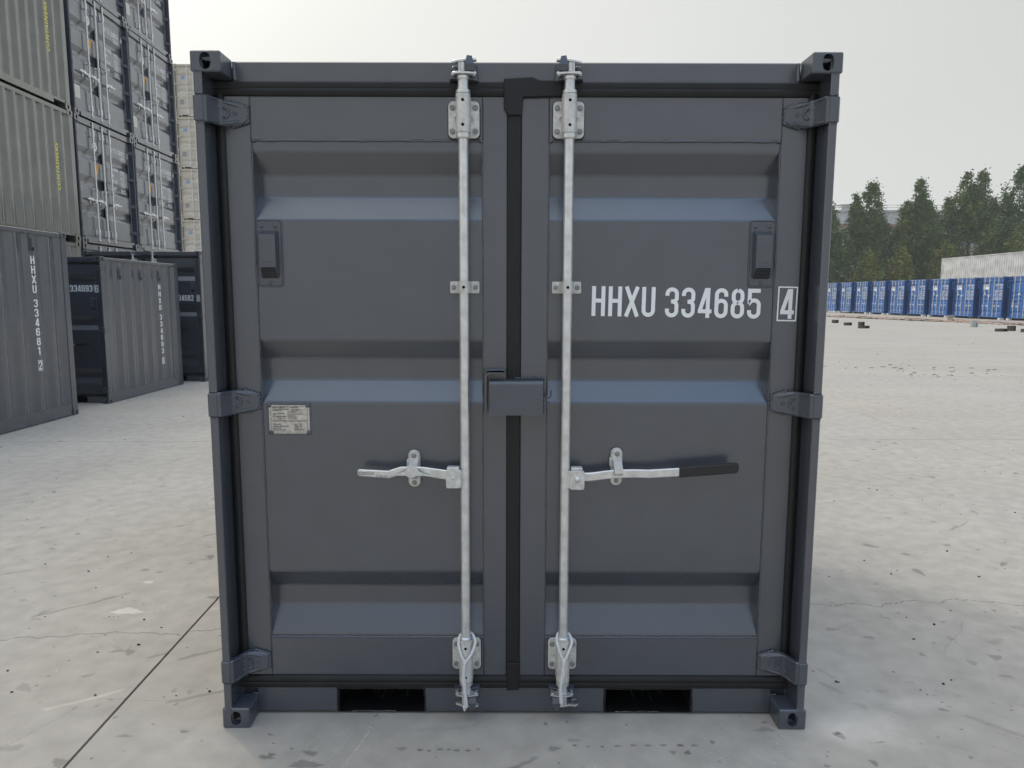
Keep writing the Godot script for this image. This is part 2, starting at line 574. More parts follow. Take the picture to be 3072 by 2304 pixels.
# a face (centre c, axes ux uy, half sizes) with a rounded slot; outside ring, tunnel of depth t
func holed(mb: MB, c: Vector3, ux: Vector3, uy: Vector3, hx: float, hy: float, oc: Vector2, rx: float, ry: float, t: float) -> void:
	var nn := ux.cross(uy)
	var ang := []
	for k in 28:
		ang.append(TAU * k / 28)
	for sx in [-1.0, 1.0]:
		for sy in [-1.0, 1.0]:
			ang.append(fposmod(atan2(sy * hy - oc.y, sx * hx - oc.x), TAU))
	ang.sort()
	var outer := []
	var hole := []
	for a in ang:
		var d := Vector2(cos(a), sin(a))
		var k := 1e9
		if absf(d.x) > 1e-6: k = minf(k, ((hx if d.x > 0 else -hx) - oc.x) / d.x)
		if absf(d.y) > 1e-6: k = minf(k, ((hy if d.y > 0 else -hy) - oc.y) / d.y)
		outer.append(oc + d * k)
		# stadium: straight flanks with round ends
		var q: Vector2
		if ry >= rx:
			var e := ry - rx
			q = Vector2(d.x * rx, d.y * rx + signf(d.y) * e * minf(1.0, absf(d.y) * 1.6))
		else:
			var e := rx - ry
			q = Vector2(d.x * ry + signf(d.x) * e * minf(1.0, absf(d.x) * 1.6), d.y * ry)
		hole.append(oc + q)
	for i in ang.size():
		var j: int = (i + 1) % ang.size()
		var a0: Vector3 = c + ux * outer[i].x + uy * outer[i].y
		var a1: Vector3 = c + ux * outer[j].x + uy * outer[j].y
		var b0: Vector3 = c + ux * hole[i].x + uy * hole[i].y
		var b1: Vector3 = c + ux * hole[j].x + uy * hole[j].y
		mb.quad(a0, a1, b1, b0)
		mb.quad(b0, b1, b1 - nn * t, b0 - nn * t)
		mb.quad(a1 - nn * t, a0 - nn * t, b0 - nn * t, b1 - nn * t)

# corner fitting: hollow block, slots in its end, outer side and top (or bottom) face
func casting(mb: MB, c: Vector3, s: Vector3, sx: float, sy: float, sz: float, slot: Vector2) -> void:
	var b := 0.004
	var h := s * 0.5
	mb.edges(c, s, b)
	var t := 0.012
	for sg in [-1.0, 1.0]:
		var f := c + Vector3(0, 0, sg * h.z)
		var ux := Vector3(sg, 0, 0)
		if sg == sz:
			holed(mb, f, ux, Vector3.UP, h.x - b, h.y - b, Vector2.ZERO, slot.x, slot.y, t)
		else:
			mb.quad(f - ux * (h.x - b) - Vector3.UP * (h.y - b), f + ux * (h.x - b) - Vector3.UP * (h.y - b), f + ux * (h.x - b) + Vector3.UP * (h.y - b), f - ux * (h.x - b) + Vector3.UP * (h.y - b))
		f = c + Vector3(sg * h.x, 0, 0)
		ux = Vector3(0, 0, -sg)
		if sg == sx:
			holed(mb, f, ux, Vector3.UP, h.z - b, h.y - b, Vector2.ZERO, slot.x, slot.y, t)
		else:
			mb.quad(f - ux * (h.z - b) - Vector3.UP * (h.y - b), f + ux * (h.z - b) - Vector3.UP * (h.y - b), f + ux * (h.z - b) + Vector3.UP * (h.y - b), f - ux * (h.z - b) + Vector3.UP * (h.y - b))
		f = c + Vector3(0, sg * h.y, 0)
		var uy := Vector3(0, 0, -sg)
		ux = Vector3(1, 0, 0)
		if sg == sy:
			holed(mb, f, ux, uy, h.x - b, h.z - b, Vector2.ZERO, minf(h.x * 0.62, 0.062), minf(h.z * 0.4, 0.032), t)
		else:
			mb.quad(f - ux * (h.x - b) - uy * (h.z - b), f + ux * (h.x - b) - uy * (h.z - b), f + ux * (h.x - b) + uy * (h.z - b), f - ux * (h.x - b) + uy * (h.z - b))

func hex_bolt(mb: MB, c: Vector3, r: float, hgt: float, turn := 0.0) -> void:
	var p := PackedVector2Array()
	for k in 6:
		p.append(Vector2(c.x + r * cos(TAU * k / 6 + turn), c.y + r * sin(TAU * k / 6 + turn)))
	mb.prism(p, c.z, c.z + hgt, r * 0.18, 0.95)

func dome(mb: MB, c: Vector3, r: float, hgt: float) -> void:   # round head facing +z
	var was := mb.xf
	mb.xf = was * Transform3D(Basis(Vector3.RIGHT, PI / 2), c)
	var prof := []
	for k in 5:
		var a := PI / 2 * k / 4
		prof.append(Vector2(r * cos(a), hgt * sin(a)))
	mb.lathe(prof, 12)
	mb.xf = was

func bead(mb: MB, a: Vector3, b: Vector3, r: float, jit: float, seed_: int) -> void:   # a run of weld
	var g := RandomNumberGenerator.new()
	g.seed = seed_
	var m := maxi(4, int(a.distance_to(b) / 0.022))
	var pts := PackedVector3Array()
	var rr := PackedFloat32Array()
	for i in m + 1:
		pts.append(a.lerp(b, float(i) / m) + Vector3(g.randf_range(-jit, jit), g.randf_range(-jit, jit), 0))
		rr.append(r * g.randf_range(0.75, 1.3))
	mb.tube(pts, rr, 6)

func lump(mb: MB, c: Vector3, s: Vector3, seed_: int) -> void:   # an uneven blob of weld or stone
	var g := RandomNumberGenerator.new()
	g.seed = seed_
	var la := 5
	var lo := 8
	var rows := []
	for i in la + 1:
		var row := []
		for k in lo:
			var a := PI * i / la
			var b := TAU * k / lo
			var d := Vector3(sin(a) * cos(b), cos(a), sin(a) * sin(b))
			row.append(c + d * s * 0.5 * (g.randf_range(0.8, 1.12) if i > 0 and i < la else 1.0))
		rows.append(row)
	for i in la:
		for k in lo:
			var j := (k + 1) % lo
			var p: Array = [rows[i][k], rows[i][j], rows[i + 1][j], rows[i + 1][k]]
			var q := []
			for w in p:
				q.append(((w - c) / s).normalized())
			mb.quad_n(p[0], p[1], p[2], p[3], q[0], q[1], q[2], q[3])

# ---------------------------------------------------------------- the small dark containers
const DZ := -0.095     # face of the doors

func mirror(s: float, o := Vector3.ZERO) -> Transform3D:
	return Transform3D(Basis(Vector3(s, 0, 0), Vector3.UP, Vector3.BACK), o)

# a flat bar through points, height h (a number or one per point) up and down, thickness t backwards
func ribbon(mb: MB, pts: Array, h: Variant, t: float) -> void:
	for i in pts.size() - 1:
		var a: Vector3 = pts[i]
		var b: Vector3 = pts[i + 1]
		var ha: float = (h[i] if h is Array else h) * 0.5
		var hb: float = (h[i + 1] if h is Array else h) * 0.5
		var c := 0.0025
		var k := Vector3(0, 0, -t)
		var up := Vector3.UP
		var f := [a - up * (ha - c), b - up * (hb - c), b + up * (hb - c), a + up * (ha - c)]
		mb.quad(f[0], f[1], f[2], f[3])
		var e := Vector3(0, 0, -c)
		mb.quad(f[3], f[2], b + up * hb + e, a + up * ha + e)
		mb.quad(a - up * ha + e, b - up * hb + e, f[1], f[0])
		mb.quad(a + up * ha + e, b + up * hb + e, b + up * hb + k, a + up * ha + k)
		mb.quad(a - up * ha + k, b - up * hb + k, b - up * hb + e, a - up * ha + e)
		mb.quad(a + up * ha + k, b + up * hb + k, b - up * hb + k, a - up * ha + k)
		if i == 0:
			mb.quad(a - up * ha + k, a - up * ha, a + up * ha, a + up * ha + k)
		if i == pts.size() - 2:
			mb.quad(b - up * hb, b - up * hb + k, b + up * hb + k, b + up * hb)

func hinge_shape(y: float, s: float, hh: float, seed_: int) -> MB:
	var mb := MB.new()
	mb.xf = mirror(s, Vector3(0, y, 0))
	# knuckle wrapped round the pin, flush with the post
	mb.cbox(Vector3(1.0005, 0, -0.018), Vector3(0.034, hh * 2, 0.038), 0.005)
	var st := [[0.985, -0.001, 1.0], [0.976, -0.006, 1.0], [0.966, -0.030, 1.0], [0.956, -0.052, 0.99], [0.945, -0.066, 0.97], [0.93, -0.073, 0.94], [0.91, -0.076, 0.86], [0.892, -0.078, 0.76], [0.882, -0.079, 0.62], [0.877, -0.083, 0.5]]
	for i in st.size() - 1:
		var p: Array = st[i]
		var q: Array = st[i + 1]
		var a: float = hh * p[2]
		var b: float = hh * q[2]
		var c := 0.004
		mb.quad(Vector3(q[0], -b + c, q[1]), Vector3(p[0], -a + c, p[1]), Vector3(p[0], a - c, p[1]), Vector3(q[0], b - c, q[1]))
		for sg in [-1.0, 1.0]:
			mb.quad(Vector3(q[0], sg * (b - c), q[1]), Vector3(p[0], sg * (a - c), p[1]), Vector3(p[0], sg * a, p[1] - c), Vector3(q[0], sg * b, q[1] - c))
			var zb := maxf(p[1] - 0.03, -0.097)
			var zq := maxf(q[1] - 0.03, -0.097)
			mb.quad(Vector3(q[0], sg * b, q[1] - c), Vector3(p[0], sg * a, p[1] - c), Vector3(p[0], sg * a, zb), Vector3(q[0], sg * b, zq))
	mb.quad(Vector3(0.877, -hh * 0.5, -0.083), Vector3(0.877, hh * 0.5, -0.083), Vector3(0.877, hh * 0.5, -0.097), Vector3(0.877, -hh * 0.5, -0.097))
	# pressed ribs and ring
	for sg in [-1.0, 1.0]:
		mb.tube(PackedVector3Array([Vector3(0.947, sg * hh * 0.8, -0.067), Vector3(0.93, sg * hh * 0.74, -0.073), Vector3(0.91, sg * hh * 0.62, -0.0765), Vector3(0.897, sg * hh * 0.52, -0.0785)]), PackedFloat32Array([0.005, 0.006, 0.0055, 0.002]), 6)
		mb.tube(PackedVector3Array([Vector3(0.978, sg * hh * 0.9, -0.009), Vector3(0.966, sg * hh * 0.86, -0.031), Vector3(0.958, sg * hh * 0.78, -0.05)]), PackedFloat32Array([0.003, 0.0055, 0.003]), 6)
		var ring := PackedVector3Array()
		for k in 9:
			var a := deg_to_rad(lerpf(25, 155, k / 8.0)) + (PI if sg < 0 else 0.0)
			var x := 0.95 + cos(a) * 0.0175 * 1.0
			ring.append(Vector3(0.95 + sin(a) * 0.017, cos(a) * 0.018, lerpf(-0.073, -0.045, clampf((0.95 + sin(a) * 0.017 - 0.93) / 0.037, 0, 1))))
		mb.tube(ring, 0.0048, 6)
	var c0 := PackedVector3Array()
	for k in 13:
		c0.append(Vector3(0.914 + cos(TAU * k / 12) * 0.006, sin(TAU * k / 12) * 0.006, -0.0752))
	mb.tube(c0, 0.0018, 5, false)
	dome(mb, Vector3(0.914, 0, -0.0765), 0.0028, 0.002)
	# weld round the blade
	for k in 6:
		lump(mb, Vector3(0.877 + 0.001 * (k % 2), lerpf(-0.5, 0.55, k / 5.0) * hh, -0.091), Vector3(0.012, 0.016, 0.016), seed_ + k)
	for k in 5:
		var f := k / 4.0
		lump(mb, Vector3(lerpf(0.882, 0.925, f), hh * lerpf(0.62, 0.96, f), -0.09), Vector3(0.02, 0.012, 0.02), seed_ + 20 + k)
		lump(mb, Vector3(lerpf(0.882, 0.925, f), -hh * lerpf(0.62, 0.96, f), -0.09), Vector3(0.02, 0.010, 0.018), seed_ + 40 + k)
	return mb

func wall_profile(z0: float, z1: float, xo: float, depth: float, periods: int) -> Array:
	var p := []
	var w := (z1 - z0) / periods
	for k in periods:
		var a := z0 + w * k
		p.append(Vector2(xo, a))
		p.append(Vector2(xo, a + w * 0.25))
		p.append(Vector2(xo - depth, a + w * 0.5))
		p.append(Vector2(xo - depth, a + w * 0.75))
	p.append(Vector2(xo, z1))
	return fillet(p, 0.014, 2)

func vent_parts(root: Node3D, cx: float, y0: float, y1: float, turned := Transform3D.IDENTITY) -> void:
	var base := MB.new()
	base.xf = turned
	var my := (y0 + y1) * 0.5
	base.prism(rrect(cx, my, 0.079, y1 - y0, 0.008), DZ - 0.006, DZ - 0.001, 0.002)
	# rolled rim of paint round the plate
	var rim := PackedVector3Array()
	for q in rrect(cx, my, 0.083, y1 - y0 + 0.004, 0.009):
		rim.append(Vector3(q.x, q.y, DZ - 0.004))
	rim.append(rim[0])
	base.tube(rim, 0.003, 5, false)
	var o: MeshInstance3D = put("vent", [base, mats.cast], root)
	var cowl := MB.new()
	cowl.xf = turned
	var yt := y1 - 0.032
	var yb := y0 + 0.061
	var zf := DZ + 0.022
	var zb := DZ - 0.002
	var a := [Vector3(cx - 0.032, y0 + 0.024, zb), Vector3(cx + 0.032, y0 + 0.024, zb), Vector3(cx + 0.032, yt, zb), Vector3(cx - 0.032, yt, zb)]
	var b := [Vector3(cx - 0.026, yb, zf), Vector3(cx + 0.026, yb, zf), Vector3(cx + 0.026, yt - 0.014, zf), Vector3(cx - 0.026, yt - 0.014, zf)]
	cowl.quad(b[0], b[1], b[2], b[3])
	cowl.quad(b[3], b[2], a[2], a[3])
	cowl.quad(a[0], b[0], b[3], a[3])
	cowl.quad(b[1], a[1], a[2], b[2])
	for k in 2:   # pressed slot near the lower edge
		var sl := PackedVector3Array()
		for q in rrect(cx, yb + 0.012, 0.036, 0.011, 0.005):
			sl.append(Vector3(q.x, q.y, zf))
		sl.append(sl[0])
		if k == 0: cowl.tube(sl, 0.0012, 4, false)
	put("vent_cowl", [cowl, mats.cast], o)
	var grid := MB.new()
	var holes := MB.new()
	grid.xf = turned
	holes.xf = turned
	grid.quad(a[0] + Vector3(0.003, 0, 0), a[1] - Vector3(0.003, 0, 0), b[1], b[0])
	for r in 8:
		for c in 8:
			var f := (r + 0.5) / 8.0
			var wdt := lerpf(0.054, 0.047, f)
			var p := Vector3(cx + (c - 3.5 + (0.15 if r % 2 else -0.15)) / 8.0 * wdt, lerpf(y0 + 0.024, yb, f), lerpf(zb, zf, f))
			var nn := Vector3(0, -0.024, 0.037).normalized()
			var uy := Vector3(0, 0.037, 0.024).normalized()
			var hx := 0.0021
			p += nn * 0.0006
			holes.quad(p - Vector3(hx, 0, 0) - uy * hx, p + Vector3(hx, 0, 0) - uy * hx, p + Vector3(hx, 0, 0) + uy * hx, p - Vector3(hx, 0, 0) + uy * hx)
	put("vent_mesh", [grid, mats.cast, holes, mats.hole], o)
	for q in [Vector2(-0.024, y1 - 0.018), Vector2(0.022, y1 - 0.018), Vector2(0.0, y0 + 0.011)]:
		var bl := MB.new()
		bl.xf = turned
		dome(bl, Vector3(cx + q.x, q.y, DZ - 0.002), 0.007, 0.006)
		put("bolt", [bl, mats.cast], o)

# cast cam at the end of a rod; y grows away from the rod's end
func cam_shape(s: float, flip: float, lug: bool) -> MB:
	var mb := MB.new()
	var o := Vector3(0.171 * s, 2.2 if flip > 0 else 0.112, 0)
	mb.xf = Transform3D(Basis(Vector3(s, 0, 0), Vector3(0, flip, 0), Vector3.BACK), o)
	# flange with two pointed tips, lying flat
	var was := mb.xf
	mb.xf = was * Transform3D(Basis(Vector3.RIGHT, -PI / 2), Vector3(0, 0.0, -0.05))
	var fl := PackedVector2Array([Vector2(0.033, -0.016), Vector2(0.036, -0.010), Vector2(0.016, 0.012), Vector2(-0.02, 0.014), Vector2(-0.044, -0.006), Vector2(-0.043, -0.014), Vector2(-0.016, -0.021), Vector2(0.012, -0.022)])
	mb.prism(fl, 0.004, 0.012, 0.0025)
	mb.xf = was
	for sg in [1.0, -1.0]:
		mb.hexa([Vector3(0.034 * sg - 0.006, 0.0, -0.04), Vector3(0.034 * sg + 0.003, 0.002, -0.04), Vector3(0.034 * sg + 0.003, 0.002, -0.06), Vector3(0.034 * sg - 0.006, 0.0, -0.06),
			Vector3(0.034 * sg - 0.006, 0.012, -0.04), Vector3(0.034 * sg + 0.003, 0.010, -0.04), Vector3(0.034 * sg + 0.003, 0.010, -0.06), Vector3(0.034 * sg - 0.006, 0.012, -0.06)])
	# stem and ribs between the flanges
	mb.cbox(Vector3(0.004, 0.028, -0.052), Vector3(0.019, 0.036, 0.034), 0.003)
	mb.cbox(Vector3(0.010, 0.026, -0.038), Vector3(0.007, 0.032, 0.014), 0.002)
	mb.cbox(Vector3(-0.004, 0.027, -0.04), Vector3(0.006, 0.03, 0.012), 0.002)
	# outer flange, tilted
	mb.xf = was * Transform3D(Basis(Vector3.BACK, -0.10) * Basis(Vector3.RIGHT, -PI / 2), Vector3(0, 0.042, -0.05))
	if lug:
		var lg := PackedVector2Array([Vector2(-0.034, -0.012), Vector2(-0.004, -0.02), Vector2(0.024, -0.016)])
		lg.append_array(arc(Vector2(0.042, -0.008), 0.014, 0.014, -120, 90, 8))
		lg.append_array(PackedVector2Array([Vector2(0.012, 0.012), Vector2(-0.034, 0.008)]))
		mb.prism(lg, 0.0, 0.008, 0.0025)
	else:
		mb.prism(PackedVector2Array([Vector2(-0.044, -0.012), Vector2(-0.03, -0.018), Vector2(0.012, -0.02), Vector2(0.036, -0.010), Vector2(0.036, -0.002), Vector2(0.012, 0.012), Vector2(-0.044, 0.004)]), 0.0, 0.008, 0.0025)
	mb.xf = was
	return mb

func keeper_shape(s: float, flip: float, ring: bool) -> MB:
	var mb := MB.new()
	mb.xf = Transform3D(Basis(Vector3(s, 0, 0), Vector3(0, flip, 0), Vector3.BACK), Vector3(0.171 * s, 2.2 if flip > 0 else 0.112, 0))
	# outer block
	mb.hexa([Vector3(0.012, -0.006, -0.056), Vector3(0.043, -0.004, -0.062), Vector3(0.046, -0.006, -0.096), Vector3(0.010, -0.006, -0.096),
		Vector3(0.014, 0.030, -0.056), Vector3(0.036, 0.036, -0.062), Vector3(0.040, 0.038, -0.096), Vector3(0.012, 0.030, -0.096)])
	lump(mb, Vector3(0.027, 0.026, -0.066), Vector3(0.026, 0.022, 0.03), 5)
	# inner block with the hooked lip
	mb.hexa([Vector3(-0.046, -0.008, -0.068), Vector3(-0.012, -0.004, -0.060), Vector3(-0.010, -0.008, -0.096), Vector3(-0.050, -0.012, -0.096),
		Vector3(-0.038, 0.044, -0.066), Vector3(-0.016, 0.048, -0.060), Vector3(-0.014, 0.05, -0.096), Vector3(-0.044, 0.046, -0.096)])
	mb.hexa([Vector3(-0.036, 0.013, -0.028), Vector3(-0.009, 0.013, -0.028), Vector3(-0.009, 0.010, -0.066), Vector3(-0.036, 0.010, -0.066),
		Vector3(-0.037, 0.030, -0.021), Vector3(-0.008, 0.030, -0.021), Vector3(-0.008, 0.030, -0.066), Vector3(-0.037, 0.030, -0.066)])
	mb.hexa([Vector3(-0.037, 0.0305, -0.021), Vector3(-0.008, 0.0305, -0.021), Vector3(-0.008, 0.0305, -0.066), Vector3(-0.037, 0.0305, -0.066),
		Vector3(-0.030, 0.056, -0.026), Vector3(-0.014, 0.058, -0.026), Vector3(-0.014, 0.056, -0.066), Vector3(-0.030, 0.054, -0.066)])
	if ring:
		var r := PackedVector3Array()
		for k in 17:
			r.append(Vector3(0.040 + cos(TAU * k / 16) * 0.0125, 0.030 - sin(TAU * k / 16) * 0.009, -0.044 + sin(TAU * k / 16) * 0.010))
		mb.tube(r, 0.0058, 8, false)
		mb.cbox(Vector3(0.03, 0.026, -0.076), Vector3(0.024, 0.016, 0.042), 0.003)
	return mb

func bearing(root: Node3D, x: float, y: float, hgt: float, sleeve0: float, sleeve1: float) -> void:
	var pl := MB.new()
	pl.prism(rrect(x, y, 0.102, hgt, 0.016, 5), DZ + 0.001, DZ + 0.009, 0.0015)
	# sleeve hugging the rod, with its two webs
	var was := Transform3D(Basis.IDENTITY, Vector3(x, 0, -0.052))
	pl.xf = was
	pl.lathe([Vector2(0.0165, sleeve0), Vector2(0.0228, sleeve0), Vector2(0.0238, sleeve0 + 0.0012), Vector2(0.0238, sleeve1 - 0.0012), Vector2(0.0228, sleeve1), Vector2(0.0165, sleeve1)], 28)
	pl.xf = Transform3D.IDENTITY
	pl.span(Vector3(x - 0.0236, sleeve0 + 0.004, -0.052), Vector3(x + 0.0236, sleeve1 - 0.004, DZ + 0.006), 0.002)
	for sg in [-1.0, 1.0]:
		pl.hexa([Vector3(x + sg * 0.0236, y - 0.010, -0.086), Vector3(x + sg * 0.033, y - 0.004, -0.086), Vector3(x + sg * 0.033, y - 0.004, -0.088), Vector3(x + sg * 0.0236, y - 0.010, -0.09),
			Vector3(x + sg * 0.0236, y + 0.008, -0.066), Vector3(x + sg * 0.026, y + 0.003, -0.08), Vector3(x + sg * 0.033, y + 0.003, -0.088), Vector3(x + sg * 0.0236, y + 0.008, -0.09)])
	var back := MB.new()
	back.prism(rrect(x, y - 0.002, 0.108, hgt + 0.006, 0.019, 5), DZ - 0.001, DZ + 0.001)
	var hol := MB.new()
	for yy in [sleeve0 + 0.022, sleeve1 - 0.022]:
		var p := PackedVector2Array()
		for k in 12:
			p.append(Vector2(x + 0.005 * cos(TAU * k / 12), yy + 0.005 * sin(TAU * k / 12)))
		hol.sheet(p, -0.0276)
	put("bearing_plate", [pl, mats.zinc_flat, back, mats.rubber, hol, mats.hole], root)
	var t := 0.3
	for sx in [-1.0, 1.0]:
		for sy in [-1.0, 1.0]:
			var b := MB.new()
			hex_bolt(b, Vector3(x + sx * 0.0375, y + sy * (hgt / 2 - 0.0215), DZ + 0.008), 0.0093, 0.007, t)
			t += 0.37
			put("bolt", [b, mats.bolt], root)

func lock_gear(root: Node3D, s: float) -> void:
	var x := 0.171 * s
	var rod := MB.new()
	rod.xf = Transform3D(Basis.IDENTITY, Vector3(x, 0, -0.052))
	rod.lathe([Vector2(0.0148, 0.104), Vector2(0.0172, 0.112), Vector2(0.0172, 0.118), Vector2(0.0163, 0.124), Vector2(0.0163, 0.1375), Vector2(0.0232, 0.1385), Vector2(0.0232, 0.1505),
		Vector2(0.0163, 0.1508), Vector2(0.0163, 0.304), Vector2(0.0205, 0.3045), Vector2(0.0195, 0.3125), Vector2(0.0163, 0.316), Vector2(0.0163, 2.006), Vector2(0.0225, 2.0085), Vector2(0.0235, 2.012), Vector2(0.0235, 2.024),
		Vector2(0.0163, 2.0245), Vector2(0.0163, 2.1465), Vector2(0.0232, 2.147), Vector2(0.0232, 2.1575), Vector2(0.0172, 2.161), Vector2(0.0163, 2.188), Vector2(0.0195, 2.193), Vector2(0.0195, 2.200), Vector2(0.012, 2.207)], 28)
	var o := put("lock_rod", [rod, mats.zinc], root)
	bearing(o, x, 2.0755, 0.117, 2.0255, 2.1455)
	bearing(o, x, 0.2335, 0.117, 0.152, 0.303)
	# strap in the middle
	var cl := MB.new()
	var y := 1.533
	cl.prism(rrect(x - 0.036, y, 0.026, 0.04, 0.005), DZ - 0.004, DZ + 0.0075, 0.0012)
	cl.prism(rrect(x + 0.036, y, 0.026, 0.04, 0.005), DZ - 0.004, DZ + 0.0075, 0.0012)
	var path := PackedVector3Array()
	for q in [Vector2(-0.026, -0.089), Vector2(-0.0225, -0.082), Vector2(-0.0215, -0.055), Vector2(-0.018, -0.042), Vector2(-0.010, -0.0335), Vector2(0, -0.0312), Vector2(0.010, -0.0335), Vector2(0.018, -0.042), Vector2(0.0215, -0.055), Vector2(0.0225, -0.082), Vector2(0.026, -0.089)]:
		path.append(Vector3(x + q.x, y - 0.02, q.y))
	cl.strip(path, Vector3(0, 0.04, 0), 0.7)
	var hol := MB.new()
	var p := PackedVector2Array()
	for k in 12:
		p.append(Vector2(x + 0.0048 * cos(TAU * k / 12), y + 0.0048 * sin(TAU * k / 12)))
	hol.sheet(p, -0.0302)
	put("rod_clamp", [cl, mats.zinc_flat, hol, mats.hole], o)
	for sg in [-1.0, 1.0]:
		var b := MB.new()
		hex_bolt(b, Vector3(x + sg * 0.0365, y, DZ + 0.007), 0.0085, 0.006, 0.5 + sg)
		put("bolt", [b, mats.bolt], o)
	put("cam", [cam_shape(s, 1.0, false), mats.zinc], o)
	put("cam", [cam_shape(s, -1.0, s > 0), mats.zinc], o)
	put("cam_keeper", [keeper_shape(s, 1.0, false), mats.paint_keep], root)
	put("cam_keeper", [keeper_shape(s, -1.0, s > 0), mats.paint_keep], root)

func handles(root: Node3D) -> void:
	# left: short cast handle held by a hasp
	var zf := -0.036
	var h := MB.new()
	ribbon(h, [Vector3(-0.534, 0.909, zf + 0.004), Vector3(-0.529, 0.9085, zf + 0.006), Vector3(-0.43, 0.902, zf + 0.006), Vector3(-0.39, 0.914, zf), Vector3(-0.351, 0.9145, zf - 0.004), Vector3(-0.31, 0.9125, zf), Vector3(-0.275, 0.906, zf), Vector3(-0.225, 0.8985, zf)], [0.016, 0.0235, 0.026, 0.027, 0.027, 0.029, 0.032, 0.034], 0.008)
	var o := put("lock_handle", [h, mats.zinc], root)
	var raised := MB.new()
	var turn := Vector3(-1, 0.01, 0)
	type_(raised, "SFOMXX", Vector3(-0.478, 0.9155, zf + 0.0075), turn, Vector3(0, -1, 0), 0.011, 0.9)
	type_(raised, "XYT013", Vector3(-0.432, 0.9045, zf + 0.0075), turn, Vector3(0, -1, 0), 0.009, 0.9)
	put("cast_lettering", [raised, mats.bolt], o)
	var hub := MB.new()
	hub.prism(rrect(-0.2085, 0.888, 0.052, 0.064, 0.008), -0.036, -0.0275, 0.0015)
	hub.span(Vector3(-0.232, 0.918, -0.0285), Vector3(-0.19, 0.928, -0.06), 0.003)
	hub.span(Vector3(-0.19, 0.86, -0.036), Vector3(-0.178, 0.915, -0.056))
	dome(hub, Vector3(-0.2085, 0.892, -0.0278), 0.0075, 0.004)
	put("handle_hub", [hub, mats.zinc_flat], o)
	for e in [[-0.349, 0.9105, 0.13], [0.351, 0.919, 0.132]]:
		var ex: float = e[0]
		var ey: float = e[1]
		var ha := MB.new()
		ha.prism(rrect(ex, ey, 0.041, e[2], 0.0195, 6), DZ + 0.0, DZ + 0.009, 0.002)
		ha.prism(rrect(ex - 0.019, ey + 0.018, 0.012, 0.03, 0.002), DZ + 0.0, DZ + 0.016, 0.001)
		# flap folded over the handle
		var fl := PackedVector3Array([Vector3(ex - 0.0145, ey + 0.058, -0.078), Vector3(ex - 0.0145, ey + 0.03, -0.077), Vector3(ex - 0.0145, ey + 0.022, -0.058), Vector3(ex - 0.0145, ey + 0.006, -0.03), Vector3(ex - 0.0145, ey - 0.012, -0.029), Vector3(ex - 0.0145, ey - 0.017, -0.033), Vector3(ex - 0.0145, ey - 0.03, -0.062), Vector3(ex - 0.0145, ey - 0.034, -0.085)])
		ha.strip(fl, Vector3(0.029, 0, 0), 0.8)
		var cap := PackedVector2Array()
		cap.append_array(arc(Vector2(ex, ey + 0.047), 0.0145, 0.0145, 0, 180, 8))
		cap.append_array(PackedVector2Array([Vector2(ex - 0.0145, ey + 0.03), Vector2(ex + 0.0145, ey + 0.03)]))
		ha.prism(cap, DZ + 0.009, DZ + 0.0175, 0.0015)
		if ex < 0:
			# three pointed catch plate with slot
			ha.prism(PackedVector2Array([Vector2(ex - 0.014, ey + 0.022), Vector2(ex - 0.022, ey + 0.006), Vector2(ex - 0.064, ey - 0.010), Vector2(ex - 0.020, ey - 0.0105), Vector2(ex - 0.009, ey - 0.019), Vector2(ex + 0.004, ey - 0.019), Vector2(ex + 0.017, ey - 0.0105), Vector2(ex + 0.064, ey - 0.012), Vector2(ex + 0.024, ey + 0.004), Vector2(ex + 0.014, ey + 0.022)]), -0.029, -0.0235, 0.0018)
		var ho := put("hasp", [ha, mats.zinc_flat], o if ex < 0 else root)
		if ex > 0:
			ho.name = numbered(root, "handle_hasp")
		var b := MB.new()
		dome(b, Vector3(ex, ey + 0.047, DZ + 0.0175), 0.0095, 0.004)
		dome(b, Vector3(ex, ey - 0.05, DZ + 0.009), 0.0085, 0.004)
		put("rivet", [b, mats.bolt], o if ex < 0 else ho)
	# right: long handle with black sleeve
	var r := MB.new()
	ribbon(r, [Vector3(0.222, 0.893, zf), Vector3(0.262, 0.895, zf), Vector3(0.312, 0.902, zf), Vector3(0.351, 0.9045, zf - 0.003), Vector3(0.40, 0.9065, zf), Vector3(0.456, 0.9065, zf + 0.004), Vector3(0.56, 0.9135, zf + 0.006)], 0.029, 0.008)
	var ro := put("lock_handle", [r, mats.zinc], root)
	var g := MB.new()
	ribbon(g, [Vector3(0.556, 0.9133, zf + 0.0095), Vector3(0.66, 0.9213, zf + 0.0095), Vector3(0.744, 0.9283, zf + 0.0095), Vector3(0.753, 0.929, zf + 0.008), Vector3(0.757, 0.9295, zf + 0.005)], [0.0345, 0.0345, 0.035, 0.03, 0.018], 0.015)
	put("handle_grip", [g, mats.grip], ro)
	var hub2 := MB.new()
	hub2.prism(rrect(0.2105, 0.885, 0.05, 0.066, 0.008), -0.036, -0.0275, 0.0015)
	hub2.span(Vector3(0.19, 0.917, -0.0285), Vector3(0.229, 0.928, -0.06), 0.003)
	hub2.span(Vector3(0.178, 0.856, -0.036), Vector3(0.19, 0.915, -0.056))
	var stud := MB.new()
	dome(stud, Vector3(0.2115, 0.888, -0.0278), 0.0105, 0.009)
	put("handle_hub", [hub2, mats.zinc_flat, stud, mats.zinc], ro)

